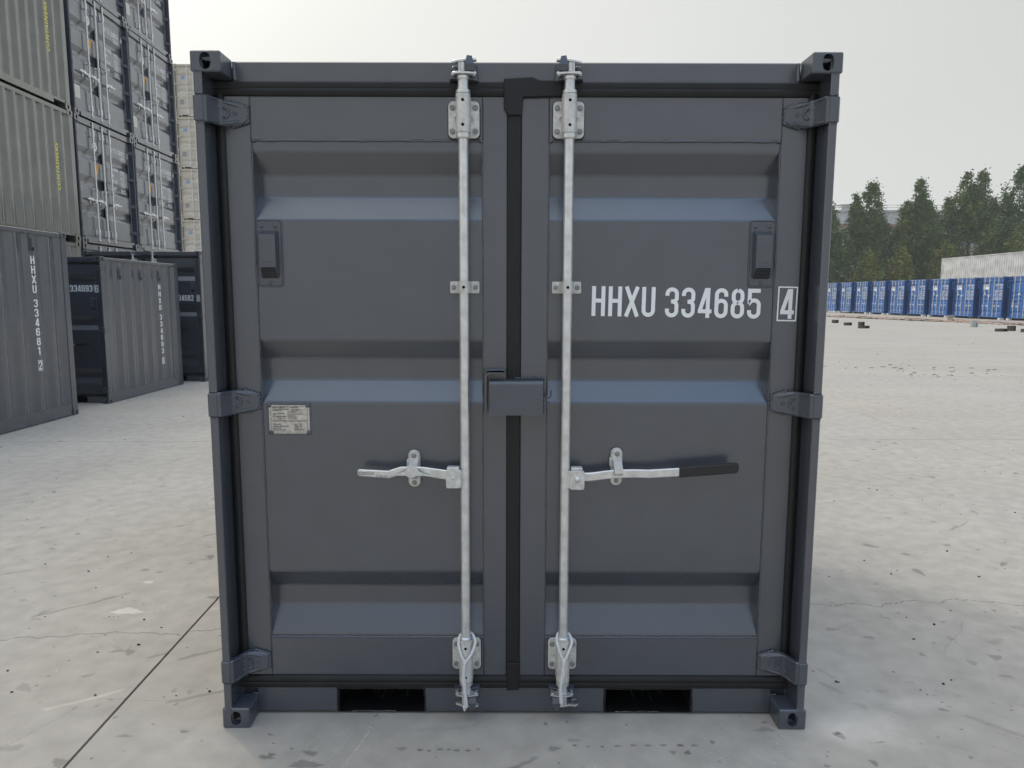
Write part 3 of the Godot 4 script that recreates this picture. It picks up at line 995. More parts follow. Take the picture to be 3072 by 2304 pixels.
func lock_box(root: Node3D) -> void:
	var b := MB.new()
	var prof := fillet([Vector2(1.107, -0.031), Vector2(1.214, -0.031), Vector2(1.2235, -0.040), Vector2(1.2235, -0.095)], 0.010, 3)
	var pts := PackedVector3Array()
	for q in prof:
		pts.append(Vector3(0.093, q.x, q.y))
	b.strip(pts, Vector3(-0.18, 0, 0), 0.75)
	b.quad(Vector3(-0.087, 1.107, -0.031), Vector3(-0.087, 1.107, -0.095), Vector3(0.093, 1.107, -0.095), Vector3(0.093, 1.107, -0.031))
	b.span(Vector3(-0.086, 1.108, -0.036), Vector3(-0.083, 1.219, -0.095))
	b.span(Vector3(0.090, 1.108, -0.036), Vector3(0.0928, 1.219, -0.095))
	for k in 9:
		lump(b, Vector3(lerpf(0.002, 0.094, k / 8.0), 1.2265, -0.086), Vector3(0.016, 0.007, 0.016), 60 + k)
	for k in 6:
		lump(b, Vector3(0.0965, lerpf(1.115, 1.215, k / 5.0), -0.09), Vector3(0.006, 0.02, 0.010), 80 + k)
	var o := put("lock_box", [b, mats.paint_keep], root)
	var k := MB.new()
	var q := fillet([Vector2(-0.101, 1.112), Vector2(-0.101, 1.2515), Vector2(-0.038, 1.2515)], 0.016, 4)
	for e in [[0.0, 1], [0.0045, -1]]:
		var pp := PackedVector3Array()
		for w in q:
			var cc := Vector2(-0.085, 1.2355)
			pp.append(Vector3(w.x + (0.0045 if e[0] > 0.0 and w.x < -0.086 else 0.0), w.y - (0.0045 if e[0] > 0.0 and w.y > 1.236 else 0.0), -0.036))
		k.strip(pp, Vector3(0, 0, -0.06), 0.8)
	var fr := PackedVector2Array()
	for w in q:
		fr.append(w)
	for i in range(q.size() - 1, -1, -1):
		fr.append(Vector2(q[i].x + (0.005 if q[i].x < -0.08 else 0.0), q[i].y - (0.005 if q[i].y > 1.23 else 0.0)))
	k.prism(fr, -0.094, -0.036, 0.0)
	k.span(Vector3(-0.102, 1.252, -0.07), Vector3(-0.034, 1.2575, -0.095), 0.002)
	for i in 7:
		lump(k, Vector3(lerpf(-0.1, -0.036, i / 6.0), 1.258, -0.089), Vector3(0.014, 0.006, 0.014), 90 + i)
	put("lock_bracket", [k, mats.paint_keep], o)
	var hk := MB.new()
	var hp := PackedVector3Array()
	for i in 9:
		var a := deg_to_rad(lerpf(180, 370, i / 8.0))
		hp.append(Vector3(0.1105 + cos(a) * 0.0098, 1.172 + sin(a) * 0.0095, -0.06))
	hp.insert(0, Vector3(0.0945, 1.178, -0.07))
	hp.append(Vector3(0.1203, 1.189, -0.06))
	hk.tube(hp, 0.003, 7)
	put("hook", [hk, mats.paint_keep], o)

func data_plate(root: Node3D) -> void:
	var x0 := -0.849
	var x1 := -0.710
	var y0 := 1.0305
	var y1 := 1.130
	var z := -0.0975
	var p := MB.new()
	p.span(Vector3(x0, y0, -0.1), Vector3(x1, y1, z))
	var o := put("data_plate", [p, mats.plate], root)
	var k := MB.new()
	var zz := z + 0.0006
	var ux := Vector3.RIGHT
	var uy := Vector3.UP
	frame2(k, Vector3(x0 + 0.006, 1.0755, zz), ux, uy, 0.060, 0.050, 0.0009)
	frame2(k, Vector3(x0 + 0.0695, 1.0755, zz), ux, uy, 0.063, 0.050, 0.0009)
	frame2(k, Vector3(x0 + 0.006, 1.035, zz), ux, uy, 0.1265, 0.0375, 0.0009)
	frame2(k, Vector3(x0 + 0.016, 1.0768, zz), ux, uy, 0.042, 0.0075, 0.0005)
	frame2(k, Vector3(x0 + 0.077, 1.1095, zz), ux, uy, 0.049, 0.0055, 0.0005)
	for i in 3:
		frame2(k, Vector3(x0 + 0.087, 1.0595 - i * 0.0068, zz), ux, uy, 0.019, 0.0052, 0.0005)
	frame2(k, Vector3(x0 + 0.087, 1.039, zz), ux, uy, 0.036, 0.0052, 0.0005)
	for e in [["MANUFACTURED BY:", 0.012, 1.118, 0.0042], ["QINGDAO HAIFENG BOX SHEET", 0.012, 1.1125, 0.0034], ["INDUSTRY CO.,LTD", 0.012, 1.1075, 0.0034], ["HAIFENG", 0.030, 1.0965, 0.0052], ["DATE MANUFACTURED", 0.012, 1.0865, 0.004], ["08 / 2021", 0.028, 1.0785, 0.0036],
			["OWNER'S NO.", 0.073, 1.118, 0.004], ["HHXU 334685 4", 0.079, 1.1105, 0.0036], ["OWNED BY:", 0.073, 1.1025, 0.004], ["H&H Container Partner S", 0.073, 1.0955, 0.0036], ["Gu He Ltd", 0.073, 1.0905, 0.0034], ["Mainland N.", 0.073, 1.0858, 0.0034], ["174-822-9980", 0.073, 1.0808, 0.0034],
			["TARE WEIGHT", 0.012, 1.0595, 0.004], ["MAXIMUM GROSS WEIGHT", 0.012, 1.0527, 0.004], ["MAX PAYLOAD", 0.012, 1.0459, 0.004], ["EXTERNAL SIZE (MM)", 0.012, 1.039, 0.004], ["870", 0.089, 1.0603, 0.0036], ["KG", 0.107, 1.0603, 0.0036], ["4 000", 0.089, 1.0535, 0.0036], ["KG", 0.107, 1.0535, 0.0036], ["3 130", 0.089, 1.0467, 0.0036], ["KG", 0.107, 1.0467, 0.0036], ["2260*2040*2260", 0.089, 1.0402, 0.0036]]:
		type_(k, e[0], Vector3(x0 + e[1], e[2], zz), ux, uy, e[3], 0.78)
	# maker's mark: two hooks between two dots
	var c := Vector3(x0 + 0.0195, 1.0985, zz)
	stroke(k, PackedVector2Array([Vector2(-0.0025, 0.004), Vector2(-0.0025, -0.001), Vector2(0.0, -0.004)]), false, 0.0016, func(q: Vector2): return c + Vector3(q.x, q.y, 0))
	stroke(k, PackedVector2Array([Vector2(0.0025, 0.004), Vector2(0.0025, -0.001), Vector2(0.0, -0.004)]), false, 0.0016, func(q: Vector2): return c + Vector3(q.x, q.y, 0))
	stroke(k, PackedVector2Array([Vector2(-0.007, 0), Vector2(-0.004, 0)]), false, 0.0014, func(q: Vector2): return c + Vector3(q.x, q.y, 0))
	stroke(k, PackedVector2Array([Vector2(0.004, 0), Vector2(0.007, 0)]), false, 0.0014, func(q: Vector2): return c + Vector3(q.x, q.y, 0))
	put("plate_print", [k, mats.ink], o)
	for q in [Vector2(x0 + 0.001, y1 - 0.001), Vector2(x1 - 0.005, y1 - 0.001), Vector2(x0 + 0.006, y0 + 0.004), Vector2(x1 - 0.003, y0 + 0.004)]:
		var d := MB.new()
		dome(d, Vector3(q.x, q.y, -0.0995), 0.0085, 0.007)
		put("rivet", [d, mats.paint_keep], o)
	var lip := MB.new()
	bead(lip, Vector3(x0 - 0.004, y1 + 0.004, -0.0985), Vector3(x1 + 0.003, y1 + 0.0055, -0.0985), 0.0035, 0.0006, 3)
	lip.span(Vector3(x0 - 0.006, y0 - 0.004, -0.1005), Vector3(x1 + 0.006, y1 + 0.006, -0.0988))
	put("plate_seat", [lip, mats.paint_keep], o)

func small_box(label: String, at: Vector3, w: float, h: float, length: float, number: String, check: String, o: Dictionary) -> Node3D:
	var root := thing("shipping_container", label, "container", at, 0.0, o.get("group", ""))
	root.scale = Vector3(w / 2.04, h / 2.263, 1.0)
	var zb := -length
	for sz in [1.0, -1.0]:
		for sx in [-1.0, 1.0]:
			for sy in [1.0, -1.0]:
				var c := MB.new()
				var hh := 0.064 if sy > 0 else 0.073
				casting(c, Vector3(sx * 0.9725, 2.263 - hh / 2 if sy > 0 else hh / 2, -0.05 if sz > 0 else zb + 0.05), Vector3(0.095, hh, 0.1), sx, sy, sz, Vector2(0.0178, 0.0255))
				put("corner_casting", [c, mats.cast], root)
	# posts: a bar each side, broken at the three hinges
	var hy := [2.0905, 1.1435, 0.2045]
	var hh := 0.0415
	for s in [-1.0, 1.0]:
		var p := MB.new()
		p.xf = mirror(s)
		var cuts := [[0.073, hy[2] - hh - 0.003], [hy[2] + hh + 0.003, hy[1] - hh - 0.003], [hy[1] + hh + 0.003, hy[0] - hh - 0.003], [hy[0] + hh + 0.003, 2.199]]
		for c in cuts:
			p.span(Vector3(0.986, c[0], -0.002), Vector3(1.0125, c[1], -0.118), 0.003)
			for yy in [c[0], c[1]]:
				for k in 3:
					lump(p, Vector3(0.99 + k * 0.009, yy, -0.006), Vector3(0.013, 0.008, 0.014), int(yy * 100) + k)
		p.span(Vector3(0.988, 0.073, -0.04), Vector3(1.011, 2.199, -0.117))
		p.span(Vector3(0.93, 0.06, -0.112), Vector3(1.0135, 2.21, -0.16))
		p.span(Vector3(0.91, 0.073, zb), Vector3(1.0125, 2.199, zb + 0.1), 0.004)
		put("corner_post", [p, mats.paint], root)
	# header and sill
	var hd := MB.new()
	hd.span(Vector3(-0.925, 2.165, -0.097), Vector3(0.925, 2.2595, -0.2), 0.004)
	for s in [-1.0, 1.0]:
		bead(hd, Vector3(s * 0.917, 2.2, -0.094), Vector3(s * 0.917, 2.255, -0.094), 0.006, 0.001, 7)
	put("header_beam", [hd, mats.paint], root)
	var hd2 := MB.new()
	hd2.span(Vector3(-0.91, 2.16, zb + 0.004), Vector3(0.91, 2.2595, zb + 0.1), 0.004)
	hd2.span(Vector3(-0.91, 0.012, zb + 0.004), Vector3(0.91, 0.14, zb + 0.1), 0.004)
	put("rear_beam", [hd2, mats.paint], root)
	var sl := MB.new()
	var y0 := 0.012
	for e in [[-0.924, -0.636], [-0.324, 0.327], [0.640, 0.924]]:
		sl.span(Vector3(e[0], y0, -0.09), Vector3(e[1], 0.14, -0.115))
	for e in [[-0.636, -0.324], [0.327, 0.640]]:
		sl.span(Vector3(e[0], 0.0985, -0.09), Vector3(e[1], 0.14, -0.115))
	for s in [-1.0, 1.0]:
		for k in 6:
			lump(sl, Vector3(s * (0.945 - k * 0.008), 0.075, -0.098), Vector3(0.012, 0.008, 0.012), 30 + k)
	var so := put("sill_beam", [sl, mats.paint], root)
	for e in [[-0.636, -0.324], [0.327, 0.640]]:
		var t := MB.new()
		var a: float = e[0]
		var b: float = e[1]
		t.quad(Vector3(a, 0.0985, -0.114), Vector3(b, 0.0985, -0.114), Vector3(b, 0.0985, -1.0), Vector3(a, 0.0985, -1.0))
		t.quad(Vector3(a, 0.008, -0.092), Vector3(b, 0.008, -0.092), Vector3(b, 0.008, -1.0), Vector3(a, 0.008, -1.0))
		t.quad(Vector3(a, 0.008, -0.114), Vector3(a, 0.0985, -0.114), Vector3(a, 0.0985, -1.0), Vector3(a, 0.008, -1.0))
		t.quad(Vector3(b, 0.008, -0.114), Vector3(b, 0.0985, -0.114), Vector3(b, 0.0985, -1.0), Vector3(b, 0.008, -1.0))
		t.quad(Vector3(a, 0.008, -0.6), Vector3(b, 0.008, -0.6), Vector3(b, 0.0985, -0.6), Vector3(a, 0.0985, -0.6))
		bead(t, Vector3(a, 0.0985, -0.0905), Vector3(b, 0.0985, -0.0905), 0.0028, 0.0012, 17)
		bead(t, Vector3(a, 0.012, -0.0905), Vector3(a, 0.0985, -0.0905), 0.004, 0.002, 18)
		bead(t, Vector3(b, 0.012, -0.0905), Vector3(b, 0.0985, -0.0905), 0.004, 0.002, 19)
		var sc := MB.new()
		if o.get("full", false):
			rng.seed = 40 + int(a * 100)
			for k in 26:
				var px := lerpf(a, b, rng.randf_range(0.12, 0.62))
				sc.span(Vector3(px, 0.0083, -0.0925), Vector3(px + rng.randf_range(0.003, 0.022), 0.0083 + rng.randf_range(0.0008, 0.004), -0.0915))
			for k in 12:
				var px := lerpf(a, b, rng.randf_range(0.3, 0.75))
				var zz := rng.randf_range(-0.3, -0.16)
				sc.span(Vector3(px, 0.0085, zz), Vector3(px + 0.0012, 0.0095, zz - rng.randf_range(0.05, 0.2)))
		put("fork_pocket", [t, mats.black, sc, mats.bare], so)
	# sides, roof, rear
	for s in [-1.0, 1.0]:
		var sd := MB.new()
		sd.xf = mirror(s)
		var pts := PackedVector3Array()
		for q in wall_profile(-0.16, zb + 0.1, 1.0, 0.036, 7):
			pts.append(Vector3(q.x, 0.13, q.y))
		sd.strip(pts, Vector3(0, 2.085, 0), 0.93)
		put("side_wall", [sd, mats.paint], root)
		var rl := MB.new()
		rl.xf = mirror(s)
		rl.span(Vector3(0.955, 2.2, -0.1), Vector3(1.0115, 2.252, zb + 0.1), 0.006)
		put("top_rail", [rl, mats.paint], root)
		var br := MB.new()
		br.xf = mirror(s)
		br.span(Vector3(0.98, 0.012, -0.1), Vector3(1.004, 0.15, zb + 0.1), 0.003)
		br.span(Vector3(0.98, 0.012, -0.1), Vector3(1.014, 0.02, zb + 0.1))
		br.span(Vector3(0.955, 0.142, -0.1), Vector3(1.0115, 0.1515, zb + 0.1))
		put("bottom_rail", [br, mats.paint], root)
	var rf := MB.new()
	rf.span(Vector3(-0.956, 2.225, -0.2), Vector3(0.956, 2.24, zb + 0.1))
	for k in 6:
		rf.span(Vector3(-0.7, 2.2405, -0.35 - k * 0.3), Vector3(0.7, 2.25, -0.43 - k * 0.3), 0.004)
	rf.span(Vector3(-0.956, 0.12, -0.12), Vector3(0.956, 0.135, zb + 0.1))
	put("roof", [rf, mats.roofzinc], root)
	var rw := MB.new()
	rw.span(Vector3(-0.93, 0.13, zb + 0.03), Vector3(0.93, 2.2, zb + 0.05))
	put("rear_wall", [rw, mats.paint], root)
	# doors
	for s in [-1.0, 1.0]:
		var xo := 0.960
		var xi := 0.028 if s < 0 else 0.017
		var fi := 0.110 if s < 0 else 0.108
		var fo := 0.872
		var d := MB.new()
		d.xf = mirror(s)
		d.span(Vector3(fo, 0.145, DZ), Vector3(xo, 2.152, -0.158), 0.0025)
		d.span(Vector3(xi, 0.145, DZ), Vector3(fi, 2.152, -0.158), 0.0025)
		d.span(Vector3(fi + 0.0005, 2.013, DZ - 0.0006), Vector3(fo - 0.0005, 2.1515, -0.158), 0.002)
		d.span(Vector3(fi + 0.0005, 0.1455, DZ - 0.0006), Vector3(fo - 0.0005, 0.289, -0.158), 0.002)
		var dr := put("door", [d, mats.paint], root)
		var pn := MB.new()
		pn.xf = mirror(s)
		var pr := fillet([Vector2(2.016, -0.1), Vector2(1.975, -0.1), Vector2(1.908, -0.148), Vector2(1.836, -0.148), Vector2(1.755, -0.1), Vector2(1.354, -0.1), Vector2(1.287, -0.148), Vector2(1.214, -0.148), Vector2(1.139, -0.1), Vector2(0.534, -0.1), Vector2(0.464, -0.148), Vector2(0.394, -0.148), Vector2(0.301, -0.1), Vector2(0.286, -0.1)], 0.008, 4)
		var pts := PackedVector3Array()
		for q in pr:
			pts.append(Vector3(fo + 0.002, q.x, q.y))
		pn.strip(pts, Vector3(fi - fo - 0.004, 0, 0), 0.93)
		put("door_panel", [pn, mats.paint], dr)
		var wl := MB.new()
		wl.xf = mirror(s)
		bead(wl, Vector3(fi, 2.0115, -0.0985), Vector3(fo, 2.0115, -0.098), 0.0042, 0.0011, 101)
		bead(wl, Vector3(fi, 0.2905, -0.0985), Vector3(fo, 0.2905, -0.098), 0.0044, 0.0013, 102)
		bead(wl, Vector3(fo, 0.29, -0.0985), Vector3(fo, 2.01, -0.0975), 0.003, 0.0012, 103)
		bead(wl, Vector3(fi, 0.29, -0.0985), Vector3(fi, 2.01, -0.0975), 0.003, 0.0013, 104)
		for xx in [fo, fi]:
			bead(wl, Vector3(xx, 2.01, -0.0955), Vector3(xx, 2.15, -0.0955), 0.0014, 0.0008, 105)
			bead(wl, Vector3(xx, 0.148, -0.0955), Vector3(xx, 0.29, -0.0955), 0.0014, 0.0008, 106)
			for yy in [2.0105, 0.2905]:
				lump(wl, Vector3(xx + (0.006 if xx == fi else -0.006), yy, -0.097), Vector3(0.022, 0.012, 0.009), 8)
		put("weld_seam", [wl, mats.cast], dr)
		for k in 3:
			put("hinge", [hinge_shape(hy[k], s, hh, 200 + k * 60 + int(s)), mats.cast], dr)
	# rubber seals
	for s in [-1.0, 1.0]:
		var g := MB.new()
		g.xf = mirror(s)
		var pts := PackedVector3Array()
		for q in fillet([Vector2(0.954, -0.0945), Vector2(0.9575, -0.088), Vector2(0.966, -0.084), Vector2(0.974, -0.0855), Vector2(0.980, -0.088), Vector2(0.987, -0.094)], 0.004, 2):
			pts.append(Vector3(q.x, 0.115, q.y))
		g.strip(pts, Vector3(0, 2.07, 0), 0.6)
		put("door_seal", [g, mats.rubber], root)
	for e in [[2.149, 2.1965], [0.1475, 0.1005]]:
		var g := MB.new()
		var lo: float = e[0]
		var sg := signf(e[1] - e[0])
		var ww := absf(e[1] - e[0])
		var pts := PackedVector3Array()
		for q in fillet([Vector2(0.0, -0.0945), Vector2(0.001, -0.089), Vector2(0.012, -0.0835), Vector2(0.020, -0.0835), Vector2(0.024, -0.0862), Vector2(0.028, -0.0835), Vector2(0.042, -0.0835), Vector2(0.046, -0.088), Vector2(ww, -0.098)], 0.004, 2):
			pts.append(Vector3(-0.986, lo + sg * q.x, q.y))
		g.strip(pts, Vector3(1.972, 0, 0), 0.6)
		put("door_seal", [g, mats.rubber], root)
	var cs := MB.new()
	var cp := PackedVector3Array()
	for q in fillet([Vector2(-0.031, -0.0945), Vector2(-0.028, -0.0895), Vector2(-0.006, -0.0875), Vector2(0.0, -0.0885), Vector2(0.006, -0.0875), Vector2(0.015, -0.0895), Vector2(0.0185, -0.0945)], 0.004, 2):
		cp.append(Vector3(q.x, 0.105, q.y))
	cs.strip(cp, Vector3(0, 2.04, 0), 0.6)
	cs.prism(PackedVector2Array([Vector2(-0.0407, 2.203), Vector2(0.0525, 2.209), Vector2(0.0733, 2.199), Vector2(0.147, 2.197), Vector2(0.147, 2.1495), Vector2(0.0229, 2.146), Vector2(0.0185, 2.089), Vector2(-0.0274, 2.089), Vector2(-0.0407, 2.111)]), -0.090, -0.080, 0.002)
	cs.prism(PackedVector2Array([Vector2(-0.026, 0.095), Vector2(0.016, 0.0985), Vector2(0.02, 0.15), Vector2(0.0165, 0.2), Vector2(-0.027, 0.2), Vector2(-0.028, 0.15)]), -0.090, -0.0805, 0.002)
	put("door_seal", [cs, mats.rubber], root)
	for s in [-1.0, 1.0]:
		lock_gear(root, s)
	handles(root)
	lock_box(root)
	var vy: float = o.get("vent_y", 1.537)
	vent_parts(root, -0.825, vy, vy + 0.215)
	vent_parts(root, 0.8245, vy + 0.002, vy + 0.217)
	if o.get("full", false):
		data_plate(root)
	# number on the right door
	var t := MB.new()
	var ty: float = o.get("text_y", 1.4385)
	var tilt: float = o.get("tilt", -0.0135)
	var ux := Vector3(cos(tilt), sin(tilt), 0)
	var uy := Vector3(-sin(tilt), cos(tilt), 0)
	var th := 0.1005
	write(t, "HHXU", Vector3(0.257, ty, -0.0986), ux, uy, th, 0.0565)
	var dx: float = o.get("digits_x", 0.5055)
	write(t, number, Vector3(dx, ty - 0.0035, -0.0986), ux, uy, th, 0.0557)
	var bx: float = o.get("box_x", 0.8835)
	frame2(t, Vector3(bx, ty - 0.0155, -0.0932), ux, uy, 0.0665, 0.1165, 0.0045)
	write(t, check, Vector3(bx + 0.0105, ty - 0.0075, -0.0932), ux, uy, th, 0.05)
	put("number_lettering", [t, mats.white], root)
	# side: number down the wall, vents under the rail
	if o.has("side"):
		var st := MB.new()
		var wz := (length - 0.26) / 7.0
		var fz: float = -0.16 - wz * (o.side + 0.125)
		var sx0 := 1.0015
		var yy: float = o.side_top
		var k := 0
		for ch in "HHXU " + number:
			if ch == " ":
				yy -= 0.052
				continue
			write(st, ch, Vector3(sx0, yy - 0.094, fz + 0.034), Vector3(0, 0, -1), Vector3.UP, 0.092, 0.1, 1.62)
			yy -= o.get("side_pitch", 0.109)
		yy -= 0.05
		frame2(st, Vector3(sx0, yy - 0.118, fz + 0.04), Vector3(0, 0, -1), Vector3.UP, 0.08, 0.121, 0.006)
		write(st, check, Vector3(sx0, yy - 0.105, fz + 0.028), Vector3(0, 0, -1), Vector3.UP, 0.096, 0.1, 1.3)
		put("side_lettering", [st, mats.white], root)
		for v in o.side_vents:
			var tz: float = -0.16 - wz * (v + 0.125)
			var tr := Transform3D(Basis(Vector3.UP, PI / 2), Vector3(1.1, 0, tz))
			vent_parts(root, 0.0, o.side_vent_y, o.side_vent_y + 0.21, tr)
	return root

# twisted white cord: two strands wound along a path
func cord(called: String, label: String, paths: Array, r: float) -> void:
	var mb := MB.new()
	for path in paths:
		var c := Curve3D.new()
		for i in path.size():
			var a: Vector3 = path[maxi(i - 1, 0)]
			var b: Vector3 = path[mini(i + 1, path.size() - 1)]
			var tan_ := (b - a) * 0.17
			c.add_point(path[i], -tan_, tan_)
		c.bake_interval = 0.002
		var len_ := c.get_baked_length()
		var m := int(len_ / 0.002)
		for st in 3:
			var pts := PackedVector3Array()
			for i in m + 1:
				var d := len_ * i / m
				var p := c.sample_baked(d, true)
				var t := (c.sample_baked(minf(d + 0.002, len_), true) - c.sample_baked(maxf(d - 0.002, 0), true)).normalized()
				var sd := t.cross(Vector3(0.1, 0.05, 1)).normalized()
				var up := t.cross(sd)
				var a := d / 0.022 * TAU + st * TAU / 3
				pts.append(p + (sd * cos(a) + up * sin(a)) * r * 0.5)
			mb.tube(pts, r * 0.62, 6)
	var o := put(called, [mb, mats.rope])
	tag(o, label, "rope", "white cords tied to the lock rods")

# ---------------------------------------------------------------- full size containers, door end towards +z
func panel_strip(x0: float, x1: float, y0: float, y1: float, bands: Array, z: float, depth: float, slope: float, flat: float, endz: float) -> MB:
	var prof := [Vector2(y1, z)]
	var bs := bands.duplicate()
	bs.sort()
	bs.reverse()
	for b in bs:
		prof.append(Vector2(b + slope / 2, z))
		prof.append(Vector2(b - slope / 2, z - depth))
		prof.append(Vector2(b - slope / 2 - flat, z - depth))
		prof.append(Vector2(b - slope * 1.5 - flat, z))
	prof.append(Vector2(y0, z))
	prof = fillet(prof, 0.02, 2)
	var mb := MB.new()
	var pts := PackedVector3Array()
	for q in prof:
		pts.append(Vector3(x1, q.x, q.y))
	mb.strip(pts, Vector3(x0 - x1, 0, 0), 0.9)
	# closed ends of the swages
	for xx in [x0, x1]:
		for i in prof.size() - 1:
			var a: Vector2 = prof[i]
			var b: Vector2 = prof[i + 1]
			mb.quad(Vector3(xx, a.x, z + 0.002), Vector3(xx, b.x, z + 0.002), Vector3(xx, b.x, b.y), Vector3(xx, a.x, a.y))
	return mb

# d: paint, dark, w, h, bands, rods, ...
func big_box(root: Node3D, d: Dictionary) -> void:
	var w: float = d.w
	var h: float = d.h
	var hx := w / 2
	var paint: Material = d.paint
	var dark: Material = d.dark
	var length := 6.058
	for sz in [1.0, -1.0]:
		for sx in [-1.0, 1.0]:
			for sy in [1.0, -1.0]:
				var c := MB.new()
				casting(c, Vector3(sx * (hx - 0.081), h - 0.059 if sy > 0 else 0.059, -0.089 if sz > 0 else -length + 0.089), Vector3(0.162, 0.118, 0.178), sx, sy, sz, Vector2(0.032, 0.0395))
				put("corner_casting", [c, d.get("cast", paint)], root)
	for sx in [-1.0, 1.0]:
		var p := MB.new()
		p.xf = mirror(sx)
		p.span(Vector3(hx - 0.055, 0.118, -0.004), Vector3(hx - 0.004, h - 0.118, -0.17), 0.006)
		p.span(Vector3(hx - 0.14, 0.118, -0.12), Vector3(hx - 0.006, h - 0.118, -0.172))
		p.span(Vector3(hx - 0.15, 0.118, -length), Vector3(hx - 0.004, h - 0.118, -length + 0.12), 0.006)
		put("corner_post", [p, d.get("post", paint)], root)
		var sd := MB.new()
		sd.xf = mirror(sx)
		var pts := PackedVector3Array()
		for q in wall_profile(-0.2, -length + 0.13, hx - 0.008, 0.036, 21):
			pts.append(Vector3(q.x, 0.16, q.y))
		sd.strip(pts, Vector3(0, h - 0.27, 0), 0.93)
		sd.span(Vector3(hx - 0.07, h - 0.11, -0.17), Vector3(hx - 0.006, h - 0.03, -length + 0.17))
		sd.span(Vector3(hx - 0.05, 0.02, -0.17), Vector3(hx - 0.006, 0.17, -length + 0.17))
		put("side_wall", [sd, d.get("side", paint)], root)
	var sh := MB.new()
	sh.span(Vector3(-hx + 0.162, h - 0.128, -0.04), Vector3(hx - 0.162, h - 0.012, -0.16), 0.006)
	put("header_beam", [sh, paint], root)
	var si := MB.new()
	si.span(Vector3(-hx + 0.28, 0.02, -0.03), Vector3(hx - 0.28, 0.15, -0.16), 0.006)
	si.span(Vector3(-hx + 0.162, 0.085, -0.03), Vector3(-hx + 0.2795, 0.15, -0.16), 0.004)
	si.span(Vector3(hx - 0.2795, 0.085, -0.03), Vector3(hx - 0.162, 0.15, -0.16), 0.004)
	var dk := MB.new()
	dk.span(Vector3(-hx + 0.17, 0.02, -0.14), Vector3(hx - 0.17, 0.1, -0.2))
	if d.has("slot"):
		dk.span(Vector3(d.slot[0], 0.03, -0.029), Vector3(d.slot[1], 0.10, -0.033))
	put("sill_beam", [si, paint, dk, mats.hole], root)
	var rf := MB.new()
	rf.span(Vector3(-hx + 0.05, h - 0.045, -0.17), Vector3(hx - 0.05, h - 0.02, -length + 0.1))
	rf.span(Vector3(-hx + 0.05, 0.10, -0.17), Vector3(hx - 0.05, 0.14, -length + 0.1))
	rf.span(Vector3(-hx + 0.1, 0.1, -length + 0.04), Vector3(hx - 0.1, h - 0.05, -length + 0.07))
	put("roof", [rf, d.get("side", paint)], root)
	var z := -0.085
	var lo := 0.165
	var hi := h - 0.14
	for s in [-1.0, 1.0]:
		var dr := MB.new()
		dr.xf = mirror(s)
		var xo := hx - 0.065
		dr.span(Vector3(xo - 0.09, lo, z), Vector3(xo, hi, z - 0.05), 0.004)
		dr.span(Vector3(0.012, lo, z), Vector3(0.08, hi, z - 0.05), 0.004)
		dr.span(Vector3(0.0805, hi - 0.13, z - 0.001), Vector3(xo - 0.0905, hi, z - 0.05))
		dr.span(Vector3(0.0805, lo, z - 0.001), Vector3(xo - 0.0905, lo + 0.13, z - 0.05))
		var o := put("door", [dr, d.get("frame", paint)], root)
		var pn := panel_strip(-xo + 0.09, -0.08, lo + 0.13, hi - 0.13, d.bands, z - 0.006, d.get("depth", 0.045), d.get("slope", 0.09), d.get("flat", 0.06), z - 0.05)
		if s > 0:
			pn = panel_strip(0.08, xo - 0.09, lo + 0.13, hi - 0.13, d.bands, z - 0.006, d.get("depth", 0.045), d.get("slope", 0.09), d.get("flat", 0.06), z - 0.05)
		put("door_panel", [pn, paint], o)
		var g := MB.new()
		g.xf = mirror(s)
		g.span(Vector3(xo, lo - 0.012, z - 0.012), Vector3(xo + 0.012, hi + 0.012, z - 0.04))
		g.span(Vector3(0.0, lo - 0.012, z + 0.004), Vector3(0.012, hi + 0.012, z - 0.04))
		g.span(Vector3(0.012, hi, z - 0.012), Vector3(xo, hi + 0.012, z - 0.04))
		g.span(Vector3(0.012, lo - 0.012, z - 0.012), Vector3(xo, lo, z - 0.04))
		put("door_seal", [g, d.get("seal", mats.rubber)], o)
		for k in 4:
			var hb := MB.new()
			hb.xf = mirror(s)
			var yy := lerpf(lo + 0.22, hi - 0.22, k / 3.0)
			hb.span(Vector3(hx - 0.05, yy - 0.045, 0.002), Vector3(hx - 0.012, yy + 0.045, -0.04), 0.006)
			hb.hexa([Vector3(hx - 0.20, yy - 0.025, z), Vector3(hx - 0.045, yy - 0.042, -0.01), Vector3(hx - 0.045, yy - 0.042, -0.03), Vector3(hx - 0.20, yy - 0.025, z - 0.012),
				Vector3(hx - 0.20, yy + 0.025, z), Vector3(hx - 0.045, yy + 0.042, -0.01), Vector3(hx - 0.045, yy + 0.042, -0.03), Vector3(hx - 0.20, yy + 0.025, z - 0.012)])
			put("hinge", [hb, d.get("post", paint)], o)
	for rx in d.rods:
		var rod := MB.new()
		rod.xf = Transform3D(Basis.IDENTITY, Vector3(rx, 0, -0.035))
		var rr: float = d.get("rod_r", 0.018)
		rod.lathe([Vector2(rr * 0.5, 0.075), Vector2(rr, 0.08), Vector2(rr, h - 0.09), Vector2(rr * 0.5, h - 0.085)], 10)
		rod.xf = Transform3D.IDENTITY
		for yy in [0.26, h - 0.27]:
			rod.prism(rrect(rx, yy, 0.11, 0.13, 0.016, 3), z, z + 0.012)
			rod.span(Vector3(rx - 0.026, yy - 0.07, z), Vector3(rx + 0.026, yy + 0.07, -0.012), 0.008)
		for yy in d.clamps:
			rod.span(Vector3(rx - 0.055, yy - 0.02, z - 0.01), Vector3(rx + 0.055, yy + 0.02, z + 0.012), 0.003)
			rod.span(Vector3(rx - 0.023, yy - 0.02, z), Vector3(rx + 0.023, yy + 0.02, -0.012), 0.004)
